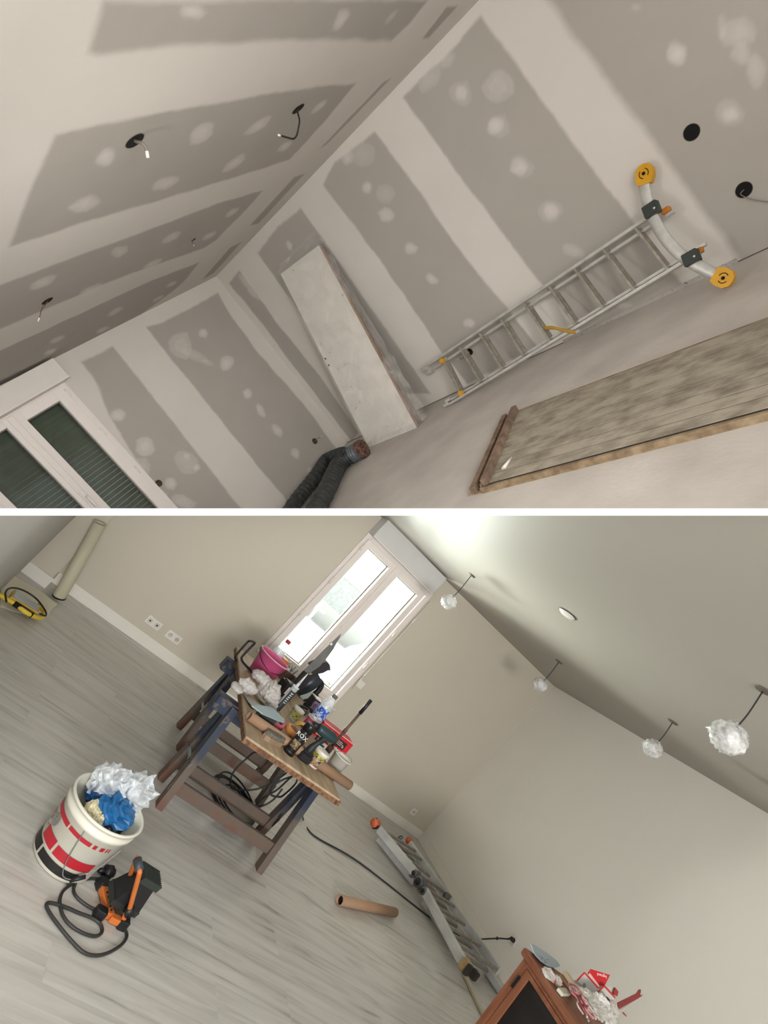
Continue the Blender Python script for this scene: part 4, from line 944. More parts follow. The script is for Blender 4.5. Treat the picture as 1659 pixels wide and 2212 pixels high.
# black can with white lettering
c = T(622, 1626); t = can(c, .033, .20, 'tall black spray can with white lettering at the near edge of the board', 'spray_can', [mat('can_black', (26, 26, 26), .3), mat('can_cap', (20, 20, 20), .35)], 'spray can', True)
vc = Vector((-c.x, -c.y, 0)).normalized(); side = Vector((-vc.y, vc.x, 0)) * 1
fr = Fr(c + vc * .0335 + UP * .125, side, UP, vc); text('ROX', fr, .034, mat('print_white', (220, 220, 214), .4, var=0), t)
mb = MB(); mb.lathe(Fr(c), [(.0334, .045), (.0334, .09)], 16, a0=math.atan2(vc.y, vc.x) - .8, a1=math.atan2(vc.y, vc.x) + .8); mesh('printed_badge', mb, mat('badge_gold', (150, 132, 96), .4, scale=60, rgb2=(70, 50, 36), thresh=(.4, .6)), t)
mb = MB(); mb.lathe(Fr(c), [(.035, .003), (.036, .0), (.036, .022), (.034, .024)], 26); mesh('base_ring', mb, M_black, t)
# cordless drill
c = T(651, 1640); t = thing('cordless_drill', 'black and teal cordless drill standing on its battery', 'drill', c)
fr = Fr(c, Vector((0, 1, 0)), Vector((-1, 0, 0)), UP)
mb = MB(); mb.box(fr, (-.045, -.035, 0), (.05, .035, .05), bev=.014); mb.box(fr, (-.035, -.028, .05), (.04, .028, .062), bev=.006); mesh('battery', mb, M_black, t)
mb = MB(); mb.tube(spline([fr.P(.0, 0, .05), fr.P(.005, 0, .10), fr.P(.02, 0, .15), fr.P(.03, 0, .185)], 5), .02, 16, rfun=lambda k: .02 + .004 * math.sin(k * 9)); mesh('grip', mb, mat('grip_dark', (34, 40, 42), .55, var=.1), t)
mb = MB(); mb.tube([fr.P(-.055, 0, .20), fr.P(-.03, 0, .20), fr.P(.0, 0, .20), fr.P(.06, 0, .20), fr.P(.085, 0, .20)], .03, 22, rfun=lambda k: (.024, .03, .033, .033, .026)[min(4, int(round(k * 4)))]); mesh('motor_housing', mb, mat('teal_housing', (40, 62, 64), .4, var=.15, scale=14), t, label='teal motor housing')
mb = MB(); mb.cyl(fr.P(-.055, 0, .20), fr.P(-.095, 0, .20), .022, .014); mesh('chuck', mb, M_black, t)
mb = MB(); mb.box(fr, (-.022, -.008, .135), (-.008, .008, .165), bev=.003); mesh('trigger', mb, M_black, t)
# two printed tubs and a white pot
t = can(T(673, 1652), .047, .105, 'white lidded tub printed with a jungle scene at the near end of the board', 'printed_tub', [M_potw, M_potw], 'tub', True, M_jungle2, taper=.86)
cc = T(673, 1652); vv = Vector((-cc.x, -cc.y, 0)).normalized(); mb = MB(); mb.lathe(Fr(cc), [(.0463, .062), (.0468, .08)], 18, a0=math.atan2(vv.y, vv.x) - 1.1, a1=math.atan2(vv.y, vv.x) + 1.1); mesh('yellow_band', mb, print_mat('lettered_band', [(28, 28, 24), (206, 196, 60), (28, 28, 24), (206, 196, 60)], 90), t)
can(T(630, 1552), .042, .085, 'smaller white lidded tub with a yellow leaf print behind the tape rolls', 'printed_tub', [M_potw, M_potw], 'tub', True, M_jungle, taper=.88)
c = T(716, 1664); t = thing('white_pot', 'open white plastic pot with a wire bail at the right edge of the board', 'pot', c)
mb = MB(); mb.lathe(up_at(c), [(.0001, .002), (.05, 0), (.062, .105), (.066, .105), (.066, .11), (.06, .11), (.052, .006), (.0001, .006)], 32); mesh('pot_wall', mb, M_potw, t)
mb = MB(); mb.torus(Fr(c + UP * .1, Vector((0, 1, 0)), Vector((.5, 0, .6)), Vector((.6, 0, -.5))), .07, .0018, 24, 6, a0=-.2, a1=3.3); mesh('bail', mb, M_met, t)
# red box with a black label
br = T(741, 1636); tl_ = plX(br.x).hit(702, 1560)
bh = tl_.z - br.z; bw = br.y - tl_.y
t = thing('red_box', 'glossy red carton with a black label and white edges behind the tub', 'box', br)
f = Fr(Vector((br.x, br.y - bw, br.z)), Vector((0, 1, 0)), UP, Vector((1, 0, 0))); M_red = mat('carton_red', (196, 34, 44), .35, var=.06)
mb = MB(); mb.box(f, (0, 0, -.13), (bw, bh, 0), bev=.003); mesh('carton', mb, M_red, t)
mb = MB(); [mb.beam(f.P(*a), f.P(*b), .004, .004) for a, b in (((0, bh, .0), (bw, bh, .0)), ((0, bh, -.13), (bw, bh, -.13)), ((bw, bh, 0), (bw, bh, -.13)), ((0, bh, 0), (0, bh, -.13)), ((0, .02, .001), (bw, .02, .001)))]; mesh('worn_edge', mb, mat('edge_pinkwhite', (232, 206, 206), .6), t)
mb = MB(); mb.box(f, (bw * .38, bh * .30, 0), (bw * .86, bh * .78, .0015)); lb = mesh('label_plate', mb, M_black, t, label='black printed label')
for k, (yy, ww) in enumerate(((.62, .3), (.52, .36), (.42, .3))):
    mb = MB(); rs = random.Random(k)
    x_ = .44
    while x_ < .44 + ww: w_ = rs.uniform(.008, .022); mb.box(f, (bw * x_, bh * yy, .0015), (bw * (x_ + w_), bh * (yy + .05), .0022)); x_ += w_ + .008
    mesh('print_line', mb, mat('print_pink', (226, 190, 190), .5, var=0), lb)
mb = MB(); [mb.lathe(Fr(f.P(bw * u, bh * v, .001), f.X, f.Y, f.Z), [(.0001, .0008), (r_, .0008)], 18) for u, v, r_ in ((.80, .45, .008), (.3, .14, .014), (.5, .13, .016), (.68, .14, .013))]; mesh('printed_dots', mb, mat('print_grey', (196, 170, 170), .5, var=.1), t)
# pole with a black grip standing behind the box
p0 = plY(2.10).hit(744, 1580); 
base = Vector((p0.x, p0.y, ZT - HB)); L = (plX(p0.x).hit(800, 1511) - base).length
t = thing('clamp_bar', 'brown bar with a black grip standing up behind the red carton', 'clamp', base)
mb = MB(); mb.cyl(base, base + UP * (L * .78), .0105); mb.cyl(base + UP * .0, base + UP * .05, .022); mb.cyl(base + UP * (p0.z - base.z - .01), base + UP * (p0.z - base.z + .02), .014); mesh('bar', mb, mat('bar_brown', (104, 82, 72), .5, .3), t)
mb = MB(); mb.cyl(base + UP * (L * .74), base + UP * L, .0145, .013); mesh('grip', mb, M_black, t)
# bottles
M_pet = clearfilm('clear_pet', (226, 234, 240), .5, .08, 8, .3)
def bottle(c, r, h, capm, label, lab=None, water=True):
    t = thing('plastic_bottle', label, 'bottle', c); fr = up_at(c)
    mb = MB(); mb.lathe(fr, [(.0001, .004), (r * .7, 0), (r, .012), (r, h * .18), (r * .95, h * .2), (r, h * .22), (r, h * .62), (r * .92, h * .72), (r * .6, h * .84), (r * .38, h * .92), (r * .38, h * .94)], 30, wob=lambda a, z: .03 * noise.noise(Vector((math.cos(a) * 2, math.sin(a) * 2, z * 40)))); mesh('bottle_wall', mb, M_pet, t)
    mb = MB(); mb.cyl(c + UP * h * .92, c + UP * h, r * .42); mesh('cap', mb, capm, t)
    if lab: mb = MB(); mb.lathe(fr, [(r * 1.02, h * .36), (r * 1.02, h * .62)], 30); mesh('wrap_label', mb, lab, t, label='blue printed label')
    return t
bottle(T(664, 1574), .048, .30, mat('cap_grey', (104, 100, 98), .5), 'clear water bottle with a blue label and grey cap on the board', print_mat('label_blue', [(20, 60, 160), (40, 96, 200), (200, 210, 226), (24, 70, 170)], 26))
bottle(T(566, 1450), .05, .31, mat('cap_red', (160, 56, 66), .5), 'clear bottle with a red cap at the far end of the board')
# sealant cartridge
c = T(594, 1536); t = thing('sealant_cartridge', 'white and black sealant cartridge standing with its nozzle up', 'cartridge', c)
mb = MB(); mb.cyl(c, c + UP * .2, .024); mesh('barrel', mb, mat('cartridge_grey', (186, 188, 190), .4), t)
mb = MB(); a_ = math.atan2(-c.y, -c.x); mb.lathe(up_at(c), [(.0246, .02), (.0246, .175)], 14, a0=a_ - .5, a1=a_ + 1.9); mesh('dark_label', mb, mat('label_dark', (44, 50, 54), .45, scale=60, rgb2=(120, 124, 128), thresh=(.32, .36)), t)
for k in range(6):
    mb = MB(); mb.lathe(up_at(c), [(.0249, .08 + k * .015), (.0249, .086 + k * .015)], 8, a0=a_ + .1, a1=a_ + .9); mesh('label_line', mb, mat('line_white', (206, 208, 210), .5), t)
mb = MB(); mb.cyl(c + UP * .2, c + UP * .208, .026); mb.cyl(c + UP * .208, c + UP * .235, .011, .010); mb.cyl(c + UP * .23, c + UP * .32, .0095, .003); mesh('nozzle', mb, mat('nozzle_white', (222, 224, 226), .4), t)
# cloth
c = T(572, 1520, .0)
c1_, c2_, c3_ = T(581, 1498, .06), T(541, 1482, .07), T(520, 1487, .045)
kw = dict(nu=72, nv=48, amp=.07, fq=3)
mb = MB(); mb.blob(c1_, .11, .075, .085, seed=2, floor=-.06, fold=.2, **kw); mb.blob(c1_ + Vector((-.07, -.075, .035)), .08, .085, .035, seed=5, floor=-.08, fold=.2, **kw); mb.blob(c2_ + Vector((0, -.01, -.01)), .055, .07, .038, seed=9, fold=.2, **kw); mb.blob(c3_ + Vector((0, -.02, -.01)), .06, .045, .022, seed=12, fold=.2, **kw); mb.blob(c1_ + Vector((.05, .03, -.035)), .07, .06, .04, seed=19, floor=-.02, fold=.2, **kw)
o = mesh('crumpled_cloth', mb, M_glove, None, loc=c1_); fuse(o, .0045); tag(o, 'crumpled white cloth heaped on the board in front of the pink bucket', 'cloth')
# pink bucket
bc = T(556, 1463); t = thing('pink_bucket', 'bright pink plastic bucket at the far left end of the board', 'bucket', bc)
M_pink = mat('pink_plastic', (210, 90, 140), .35, var=.05)
mb = MB(); mb.lathe(up_at(bc), [(.0001, .004), (.085, 0), (.09, .006), (.122, .18), (.13, .182), (.132, .19), (.120, .19), (.087, .012), (.0001, .012)], 40); mesh('bucket_wall', mb, M_pink, t)
mb = MB(); mb.torus(Fr(bc + UP * .188), .13, .005, 40, 8); mesh('rim', mb, mat('pink_pale', (226, 168, 184), .4), t)
mb = MB(); mb.torus(Fr(bc + UP * .175, Vector((0, 1, 0)), Vector((.8, 0, -.5)), Vector((.5, 0, .8))), .132, .0035, 30, 6, a0=-.2, a1=3.3); mesh('bail', mb, M_black, t)
# black tubular frame
t = thing('tubular_handle', 'black bent steel tube handle sticking up at the left end of the board', 'handle', T(530, 1455))
pA, pB_ = plX(-4.22), plX(-4.08)
l1 = [pA.hit(536, 1453), pA.hit(515, 1432), pA.hit(508, 1421), pA.hit(512, 1413), pA.hit(533, 1389), pA.hit(540, 1384.5)]
l2 = [pB_.hit(545, 1452), pB_.hit(527, 1433), pB_.hit(522, 1423), pB_.hit(525, 1416), pB_.hit(546, 1394), pB_.hit(550, 1388.5)]
mb = MB(); mb.tube(spline(l1 + l2[::-1], 8), .0085, 12); mesh('bent_tube', mb, M_black, t)
# saw blade
Pw = plX(-4.32); 
t = thing('hand_saw', 'grey pointed saw blade standing up in front of the bright window', 'saw', T(660, 1470))
out = [Pw.hit(*p) for p in ((737, 1368), (734, 1377), (728, 1387), (720, 1402), (704, 1424), (690, 1440), (672, 1452), (651, 1452), (668, 1436), (697, 1406))]
mb = MB(); mb.prism(out, Vector((.002, 0, 0))); mesh('blade', mb, mat('blade_grey', (118, 118, 116), .5, .4, var=.15), t)
mb = MB(); q0, q1 = Pw.hit(716, 1388), Pw.hit(713, 1392); mb.beam(q0 + Vector((.006, 0, 0)), q1 + Vector((.006, 0, 0)), .02, .02); mesh('back_clip', mb, M_white, t)
mb = MB(); mb.box(Fr(Pw.hit(660, 1462), Vector((1, 0, 0)), Vector((0, 1, 0)), UP), (-.015, -.05, -.14), (.015, .05, .03), bev=.01); mesh('saw_handle', mb, M_black, t)
# circular saw: dark body, guard, plate
c = T(655, 1508); t = thing('circular_saw', 'dark circular saw with an upright black guard, tallest tool on the board', 'power saw', c)
M_body = mat('saw_body', (48, 56, 66), .35, var=.15, scale=9)
g1 = plX(c.x)
bp1, bp2, bp3 = g1.hit(640, 1492), g1.hit(668, 1474), g1.hit(690, 1462)
mb = MB(); mb.tube(spline([bp1, bp2, bp3], 6), .06, 22, rfun=lambda k: .045 + .028 * math.sin(k * 3.1)); mesh('motor_body', mb, M_body, t)
mb = MB(); mb.tube(spline([g1.hit(688, 1470), g1.hit(694, 1478), g1.hit(689, 1490), g1.hit(678, 1500)], 5), .025, 14); mb.beam(g1.hit(650, 1510), g1.hit(686, 1500), .09, .02, bev=.004); mesh('handle_loop', mb, M_black, t)
mb = MB(); gp = [plX(c.x).hit(*p) for p in ((668, 1437), (682, 1430), (704, 1427.5), (711, 1434), (712, 1446), (707, 1445), (696, 1451), (675, 1455))]; mb.prism([p - Vector((.06, 0, 0)) for p in gp], Vector((.09, 0, 0))); mesh('blade_guard', mb, mat('guard_black', (40, 40, 44), .45, var=.1), t)
mb = MB(); mb.cyl(g1.hit(698, 1432), g1.hit(698, 1416), .004); mesh('guard_pin', mb, M_black, t)
mb = MB(); mb.beam(g1.hit(672, 1452), g1.hit(650, 1482), .05, .035, bev=.004); mesh('fence_bar', mb, mat('tan_bar', (176, 158, 136), .6), t)
mb = MB(); mb.tube(spline([g1.hit(640, 1492) + Vector((.06, 0, 0)), g1.hit(648, 1505) + Vector((.09, 0, 0)), g1.hit(656, 1512) + Vector((.12, 0, 0)), T(652, 1528, .01)], 8), .005, 8); mesh('cord', mb, M_dgrey, t)
# black case with pale clips, dark blocks
def block(name, label, cat, c, w, d, h, m, ang=0, bev=.005):
    t = up_at(c, ang); mb = MB(); mb.box(t, (-w / 2, -d / 2, 0), (w / 2, d / 2, h), bev=bev); o = mesh(name, mb, m, None, loc=c); tag(o, label, cat); return o, t
o, f_ = block('battery_charger', 'black charger with pale clips behind the white cloth', 'charger', T(608, 1500), .11, .12, .10, M_black, .3)
for dx in (-.03, .03): mb = MB(); mb.box(f_, (.055, dx - .006, .03), (.058, dx + .006, .09)); mesh('pale_clip', mb, M_white, o)
mb = MB(); mb.box(f_, (-.04, -.045, .1), (.04, .045, .112), bev=.003); mesh('raised_top', mb, M_dgrey, o)
block('orange_box', 'orange cardboard box at the far end of the board', 'box', T(592, 1447, 0), .10, .085, .13, mat('orange_card', (204, 122, 52), .6), .4)
o, f_ = block('brown_crate', 'brown slatted crate of hardware beside the orange box', 'crate', T(610, 1466), .14, .14, .09, mat('crate_brown', (112, 84, 70), .7, scale=20, rgb2=(70, 50, 42)), .1)
for k in range(4): mb = MB(); mb.cyl(f_.P(-.04 + k * .03, .02 * (k % 2), .09), f_.P(-.05 + k * .035, .05 * (k % 2) - .02, .14), .006, seg=8); mesh('rod_end', mb, M_met, o)
block('parts_box', 'dark grey plastic parts box below the circular saw', 'box', T(634, 1488), .12, .14, .085, mat('parts_grey', (70, 68, 72), .5, var=.2, scale=20), -.2)
o, f_ = block('printed_carton', 'small carton with a purple picture behind the wire coil', 'carton', T(664, 1532), .09, .075, .115, mat('carton_black', (38, 34, 42), .5), .15)
mb = MB(); mb.box(f_, (.045, -.03, .03), (.047, .03, .1)); mesh('picture', mb, print_mat('picture_purple', [(60, 50, 84), (150, 130, 170), (50, 44, 70), (190, 180, 200)], 40), o); mb = MB(); mb.box(f_, (-.045, -.0375, .112), (.045, .0375, .118)); mesh('pale_flap', mb, M_white, o)
block('blue_tin', 'small dark blue tin between the drill and the tub', 'tin', T(672, 1630), .05, .05, .09, mat('tin_blue', (30, 58, 96), .4), .2)
# wire coil
c = T(651, 1533, .012); t = thing('cable_coil', 'flat coil of grey flex lying between cartridge and bottle', 'cable coil', c)
mb = MB()
for k in range(4): mb.torus(Fr(c + Vector((.004 * k, 0, .006 * k + .002)), Vector((1, 0, 0)), Vector((0, .94, .3)), Vector((0, -.3, .94))), .062 - .006 * k, .0045, 32, 8)
mesh('coiled_flex', mb, mat('flex_grey', (92, 94, 96), .5), t)
mb = MB(); mb.lathe(Fr(c - UP * .012), [(.0001, .02), (.045, .018), (.05, 0)], 24); mesh('dark_disc', mb, mat('grit_disc', (58, 48, 44), .9, scale=80, rgb2=(150, 110, 96), thresh=(.3, .34)), t)
# tape rolls
def tape(c, R, h, m, label, ax=UP, group=None):
    t = thing('tape_roll', label, 'tape roll', c, group); fr = frame_z(c, ax); mb = MB(); mb.lathe(fr, [(R * .72, 0), (R, 0), (R, 0), (R, h), (R, h), (R * .72, h)], 32); mesh('tape_band', mb, m, t)
    mb = MB(); mb.lathe(fr, [(R * .72, 0), (R * .66, 0), (R * .66, h), (R * .72, h)], 32); mesh('core', mb, M_kraft, t); return t
tape(T(595, 1562, .022) , .058, .03, mat('tape_pink', (216, 104, 132), .5), 'pink masking tape roll beside the grey float', (Vector((.25, -.1, 1))).normalized())
M_tor = mat('tape_orange', (196, 130, 66), .5, var=.05)
tape(T(636, 1592), .075, .042, M_tor, 'orange-brown tape roll, lower of two stacked beside the tube'); tape(T(636, 1592, .043) + Vector((-.01, -.012, 0)), .068, .035, M_tor, 'orange-brown tape roll, upper of two stacked beside the tube')
tape(T(647, 1578, .065), .056, .02, mat('tape_yellow', (218, 174, 80), .5), 'yellow tape roll standing on edge behind the orange rolls', Vector((1, -.25, .1)).normalized())
# grey float, putty knife, paper, spool, brush
op = [zB(ZT + .075).hit(*p) for p in ((543, 1526), (556, 1524), (582, 1528), (594, 1536), (613, 1556), (612, 1562), (600, 1558), (566, 1543))]
t = thing('float_board', 'pale blue-grey float plate lying on top of the near clutter', 'float', sum(op, Vector()) / 8)
mb = MB(); mb.prism([p + UP * (.0) for p in op], UP * .006); mesh('plate', mb, mat('float_grey', (158, 176, 184), .5, var=.05), t)
cc = sum(op, Vector()) / 8; mb = MB(); mb.box(Fr(cc), (-.03, -.06, -.074), (.03, .05, 0)); mesh('hand_grip', mb, M_dgrey, t)
q = [T(*p, .012) for p in ((528, 1499), (543, 1510), (566, 1527), (560, 1532), (544, 1527), (534, 1512))]; mb = MB(); mb.prism(q, UP * .004); x = mesh('grey_card', mb, mat('card_grey', (186, 184, 182), .7), None, loc=q[0]); tag(x, 'grey offcut of card at the left edge of the board beside the cloth', 'card')
a, b = T(553, 1499, .02), T(571, 1519, .03); t = thing('putty_knife', 'putty knife with a pale handle lying between the cloth and the float', 'putty knife', a)
mb = MB(); mb.tube([a, b], .008, 10); mesh('handle', mb, mat('handle_cream', (206, 192, 170), .5), t); mb = MB(); d = (b - a).normalized(); mb.beam(b, b + d * .07, .05, .003); mesh('steel_blade', mb, M_met, t)
c = T(655, 1572); t = thing('thread_spool', 'raspberry coloured spool standing beside the clear bottle', 'spool', c); mb = MB(); mb.cyl(c, c + UP * .085, .028); mesh('winding', mb, mat('raspberry', (156, 56, 84), .5), t); mb = MB(); mb.cyl(c + UP * .085, c + UP * .09, .029); mesh('end_disc', mb, mat('disc_pink', (214, 180, 186), .5), t)
c = T(586, 1602); t = thing('scrub_brush', 'wooden scrubbing brush with grey bristles at the near left edge of the board', 'brush', c)
f_ = Fr(c, (T(611, 1612) - T(561, 1590)).normalized(), UP.cross((T(611, 1612) - T(561, 1590)).normalized()), UP)
mb = MB(); L_ = .085; q = [f_.P(x_, y_, .0) for x_, y_ in ((-L_, -.012), (-L_ * .7, -.03), (L_ * .7, -.03), (L_, -.012), (L_, .012), (L_ * .7, .03), (-L_ * .7, .03), (-L_, .012))]; mb.prism(q, UP * .028); mesh('wooden_back', mb, mat('brush_wood', (150, 124, 100), .7, scale=12), t)
mb = MB(); q = [f_.P(x_ * .92, y_ * .85, .028) for x_, y_ in ((-L_, -.012), (-L_ * .7, -.03), (L_ * .7, -.03), (L_, -.012), (L_, .012), (L_ * .7, .03), (-L_ * .7, .03), (-L_, .012))]; mb.prism(q, UP * .022); mesh('bristles', mb, mat('bristle_grey', (140, 136, 124), .95, scale=90, rgb2=(90, 86, 76), bump=1, bscale=200), t)

# ------------------------------------------------------------------ cables under the table
M_cab = mat('rubber_cable', (44, 48, 50), .5, var=.15)
t = thing('hanging_cable', 'black cable looping down from the board between the trestles to the coil', 'cable', FLB.hit(500, 1735))
pm = plX(-3.85); pn = plX(-3.7)
def cable(pts, r=.0065, nm='loop', m=None, par=None, n=8):
    mb = MB(); mb.tube(spline(pts, n), r, 8); return mesh(nm, mb, m or M_cab, par or t)
cable([zB(.66).hit(566, 1627), pm.hit(549, 1625), pm.hit(531, 1640), pm.hit(510, 1660), pm.hit(499, 1680), pm.hit(499, 1700), pm.hit(512, 1706), pm.hit(545, 1706), pm.hit(575, 1698), pm.hit(605, 1680), pm.hit(632, 1658), zB(.66).hit(644, 1648)])
cable([zB(.66).hit(655, 1662), pn.hit(638, 1674), pn.hit(610, 1685), pn.hit(588, 1700), pn.hit(585, 1716), pn.hit(600, 1721), pn.hit(612, 1718), pn.hit(640, 1690), zB(.65).hit(640, 1660)])
cable([zB(.66).hit(650, 1664), pn.hit(625, 1682), pn.hit(600, 1705), pn.hit(572, 1722), zB(.03).hit(558, 1735), zB(.02).hit(545, 1745)])
cable([pn.hit(610, 1704), pn.hit(590, 1728), pn.hit(565, 1741), pn.hit(543, 1740), zB(.03).hit(530, 1728), zB(.02).hit(505, 1700), zB(.02).hit(480, 1695), zB(.02).hit(460, 1697)])
t = thing('cable_coil', 'coil of black cable lying on the laminate between the trestles', 'cable coil', FLB.hit(497, 1735))
cr_ = FLB.hit(499, 1733)
rs = random.Random(11)
mb = MB()
for k in range(4):
    cx, cy = cr_.x + rs.uniform(-.03, .03), cr_.y + rs.uniform(-.02, .02); ra, rb_ = .27 + rs.uniform(-.03, .02), .19 + rs.uniform(-.03, .02)
    mb.tube([Vector((cx + ra * math.cos(a), cy + rb_ * math.sin(a), .008 + .011 * k - HB)) for a in [2 * math.pi * i / 48 for i in range(48)]], .0065, 8, closed=True)
mesh('coiled_loops', mb, M_cab, t)
t = thing('thin_offcut', 'thin black plastic strip hanging inside the near trestle', 'strip', FLB.hit(590, 1790))
mb = MB(); pz_ = plX(-3.5); mb.tube([pz_.hit(620, 1745), pz_.hit(608, 1758), pz_.hit(602, 1770), pz_.hit(588, 1785)], .006, 6, rfun=lambda k: .004 + .006 * math.sin(k * 3)); mesh('strip', mb, M_black, t)
# extension cord
t = thing('extension_lead', 'long black extension cord running over the laminate to the wall socket', 'cord', FLB.hit(830, 1905))
z = zB(.006); path = [plX(-3.45).hit(652, 1740), z.hit(655, 1770), z.hit(667, 1794), z.hit(690, 1813), z.hit(740, 1840), z.hit(780, 1866), z.hit(830, 1904), z.hit(880, 1944), z.hit(925, 1979), z.hit(960, 2004), z.hit(995, 2022), zB(.08).hit(1024, 2029)]
pl = WE.hit(1105, 2031, .03); path += [pl * .35 + path[-1] * .65 - UP * .0, WE.hit(1075, 2027, .06), WE.hit(1092, 2028, .06), pl + WE.n * .02]
path[-4] = path[-5] * .4 + WE.hit(1060, 2028, .06) * .6
mb = MB(); mb.tube(spline(path, 8), .0065, 8); mesh('cord', mb, M_cab, t)
mb = MB(); c = WE.hit(1109, 2031, .012); mb.cyl(c, c + WE.n * .035, .021, .016); mb.cyl(c + WE.n * .03, WE.hit(1097, 2028, .055), .010, .007); mb.cyl(WE.hit(1074, 2024, .06), WE.hit(1074, 2030, .06), .009); mesh('plug', mb, M_black, t)

# ------------------------------------------------------------------ folding ladder lying on the floor
M_rail = mat('ladder_rail', (216, 216, 214), .4, .4, var=.2, scale=6, rgb2=(186, 188, 188), thresh=(.35, .65)); M_rng2 = mat('ladder_rung', (160, 152, 142), .5, .3, var=.2, scale=30)
M_jnt = mat('joint_grey', (120, 122, 124), .45, .4, var=.3, scale=30); M_tanfoot = mat('foot_tan', (186, 156, 108), .7, var=.15, scale=30)
zu, zl = zB(.125), zB(.045)
t = thing('folding_ladder', 'folded multi-joint aluminium ladder lying along the right-hand skirting', 'ladder', FLB.hit(905, 1905))
u0, u1, u2, u3 = zu.hit(818, 1790), zu.hit(898, 1888), zu.hit(918, 1926), zu.hit(999, 2077)
for a, b in ((u0, u1), (u2, u3)):
    mb = MB(); mb.beam(a, b, .045, .075, bev=.008); mesh('side_rail', mb, M_rail, t)
dr_ = (u3 - u0).normalized()
f0, f1 = zu.hit(884, 1822), zu.hit(1078, 2100)
fd = (f1 - f0).normalized()
mb = MB(); mb.beam(f0, f0 + (f1 - f0) * .45, .03, .07, bev=.006); mesh('side_rail', mb, M_rail, t)
mb = MB(); mb.beam(f0 + (f1 - f0) * .5, f1, .03, .07, bev=.006); mesh('side_rail', mb, M_rail, t)
low = Vector((0, 0, -.08)); inn = (f0 - u0).normalized()
mb = MB(); mb.beam(u0 + low + inn * .09, u1 + low + inn * .09, .04, .06, bev=.006); mesh('side_rail', mb, M_rail, t)
l3 = zl.hit(1020, 2098); mb = MB(); mb.beam(u2 + low + inn * .09, l3, .04, .06, bev=.006); mesh('side_rail', mb, M_rail, t)
mb = MB(); mb.beam(f0 + low * .9, f1 + low * .9 + fd * .1, .028, .05, bev=.004); mesh('side_rail', mb, M_rail, t)
rg = [((838, 1800), (897, 1838)), ((858, 1824), (917, 1861)), ((882, 1857), (928, 1892)), ((902, 1886), (959, 1926)), ((919, 1918), (984, 1960)), ((945, 1960), (1004, 1997)), ((969, 2001), (1037, 2042)), ((992, 2042), (1073, 2094))]
for a, b in rg:
    pa, pb = zB(.135).hit(*a), zB(.135).hit(*b)
    mb = MB(); mb.beam(pa, pb, .03, .022, bev=.003); mesh('rung', mb, M_rng2, t)
    mb = MB(); mb.cyl(pb - (pb - pa).normalized() * .004, pb + (pb - pa).normalized() * .012, .012); 
    o_ = Vector((0, 0, -.07)) - dr_ * .05; mb2 = MB(); mb2.beam(pa + o_, pb + o_, .03, .022, bev=.003); mesh('rung', mb2, M_rng2, t)
hc_ = (u1 + u2) / 2
mb = MB(); sd = dr_.cross(UP); mb.cyl(hc_ - sd * .03 - UP * .0, hc_ + sd * .035, .05); mb.cyl(u1 - sd * .03, u1 + sd * .03, .036); mb.cyl(u2 - sd * .03, u2 + sd * .03, .036); jn = mesh('hinge_joint', mb, M_jnt, t)
mb = MB(); [mb.cyl(c_ + sd * .034, c_ + sd * .042, r_) for c_, r_ in ((hc_, .03), (u1, .018), (u2, .018))]; [mb.cyl(c_ - sd * .042, c_ - sd * .034, r_) for c_, r_ in ((hc_, .03), (u1, .018), (u2, .018))]; mesh('joint_cap', mb, M_black, jn)
fj = f0 + (f1 - f0) * .475; mb = MB(); mb.cyl(fj - sd * .02, fj + sd * .02, .04); mesh('hinge_joint', mb, M_jnt, t)
ftp = zu.hit(811, 1779)
mb = MB(); mb.cyl(ftp - sd * .03, ftp + sd * .03, .042); x = mesh('rail_foot', mb, mat('foot_orange', (226, 112, 74), .5), t, label='orange and black rounded foot')
mb = MB(); mb.torus(frame_z(ftp + sd * .0, sd), .04, .012, 24, 8, a0=.5, a1=5.0); mesh('rubber_tread', mb, M_black, x)
ftq = zu.hit(884, 1816); mb = MB(); mb.cyl(ftq - sd * .02, ftq + sd * .02, .034); x = mesh('rail_foot', mb, MATS['foot_orange'], t, label='orange and black rounded foot'); mb = MB(); mb.torus(frame_z(ftq, sd), .033, .01, 24, 8, a0=1.5, a1=5.0); mesh('rubber_tread', mb, M_black, x)
mb = MB(); mb.beam(u3 - dr_ * .0, u3 + dr_ * .055, .06, .085, bev=.008); mesh('rail_foot', mb, M_tanfoot, t, label='worn tan end foot')
mb = MB(); mb.beam(u3 + dr_ * .055, u3 + dr_ * .085, .058, .08, bev=.006); mesh('rubber_end', mb, mat('rubber_grey', (66, 60, 56), .8), t); mb = MB(); mb.beam(l3, l3 + dr_ * .06, .05, .065, bev=.006); mesh('rubber_end', mb, MATS['rubber_grey'], t)
mb = MB(); mb.beam(l3 - dr_ * .16, l3 - dr_ * .01, .042, .03); mesh('red_sticker', mb, mat('sticker_magenta', (128, 50, 66), .5), t)
mb = MB(); mb.beam(u0 + (u1 - u0) * .74 + UP * .0385, u0 + (u1 - u0) * .92 + UP * .0385, .034, .001); mesh('white_sticker', mb, mat('sticker_white', (214, 214, 210), .5, scale=50, rgb2=(150, 150, 150), thresh=(.38, .42)), t)
# small blue and grey cord knot near the far feet
mb = MB(); mb.tube(spline([zB(.05).hit(*p) for p in ((860, 1808), (866, 1812), (870, 1808), (864, 1806), (862, 1816), (870, 1820))], 6), .006, 6); mesh('blue_tie', mb, mat('tie_blue', (60, 110, 150), .6), t)
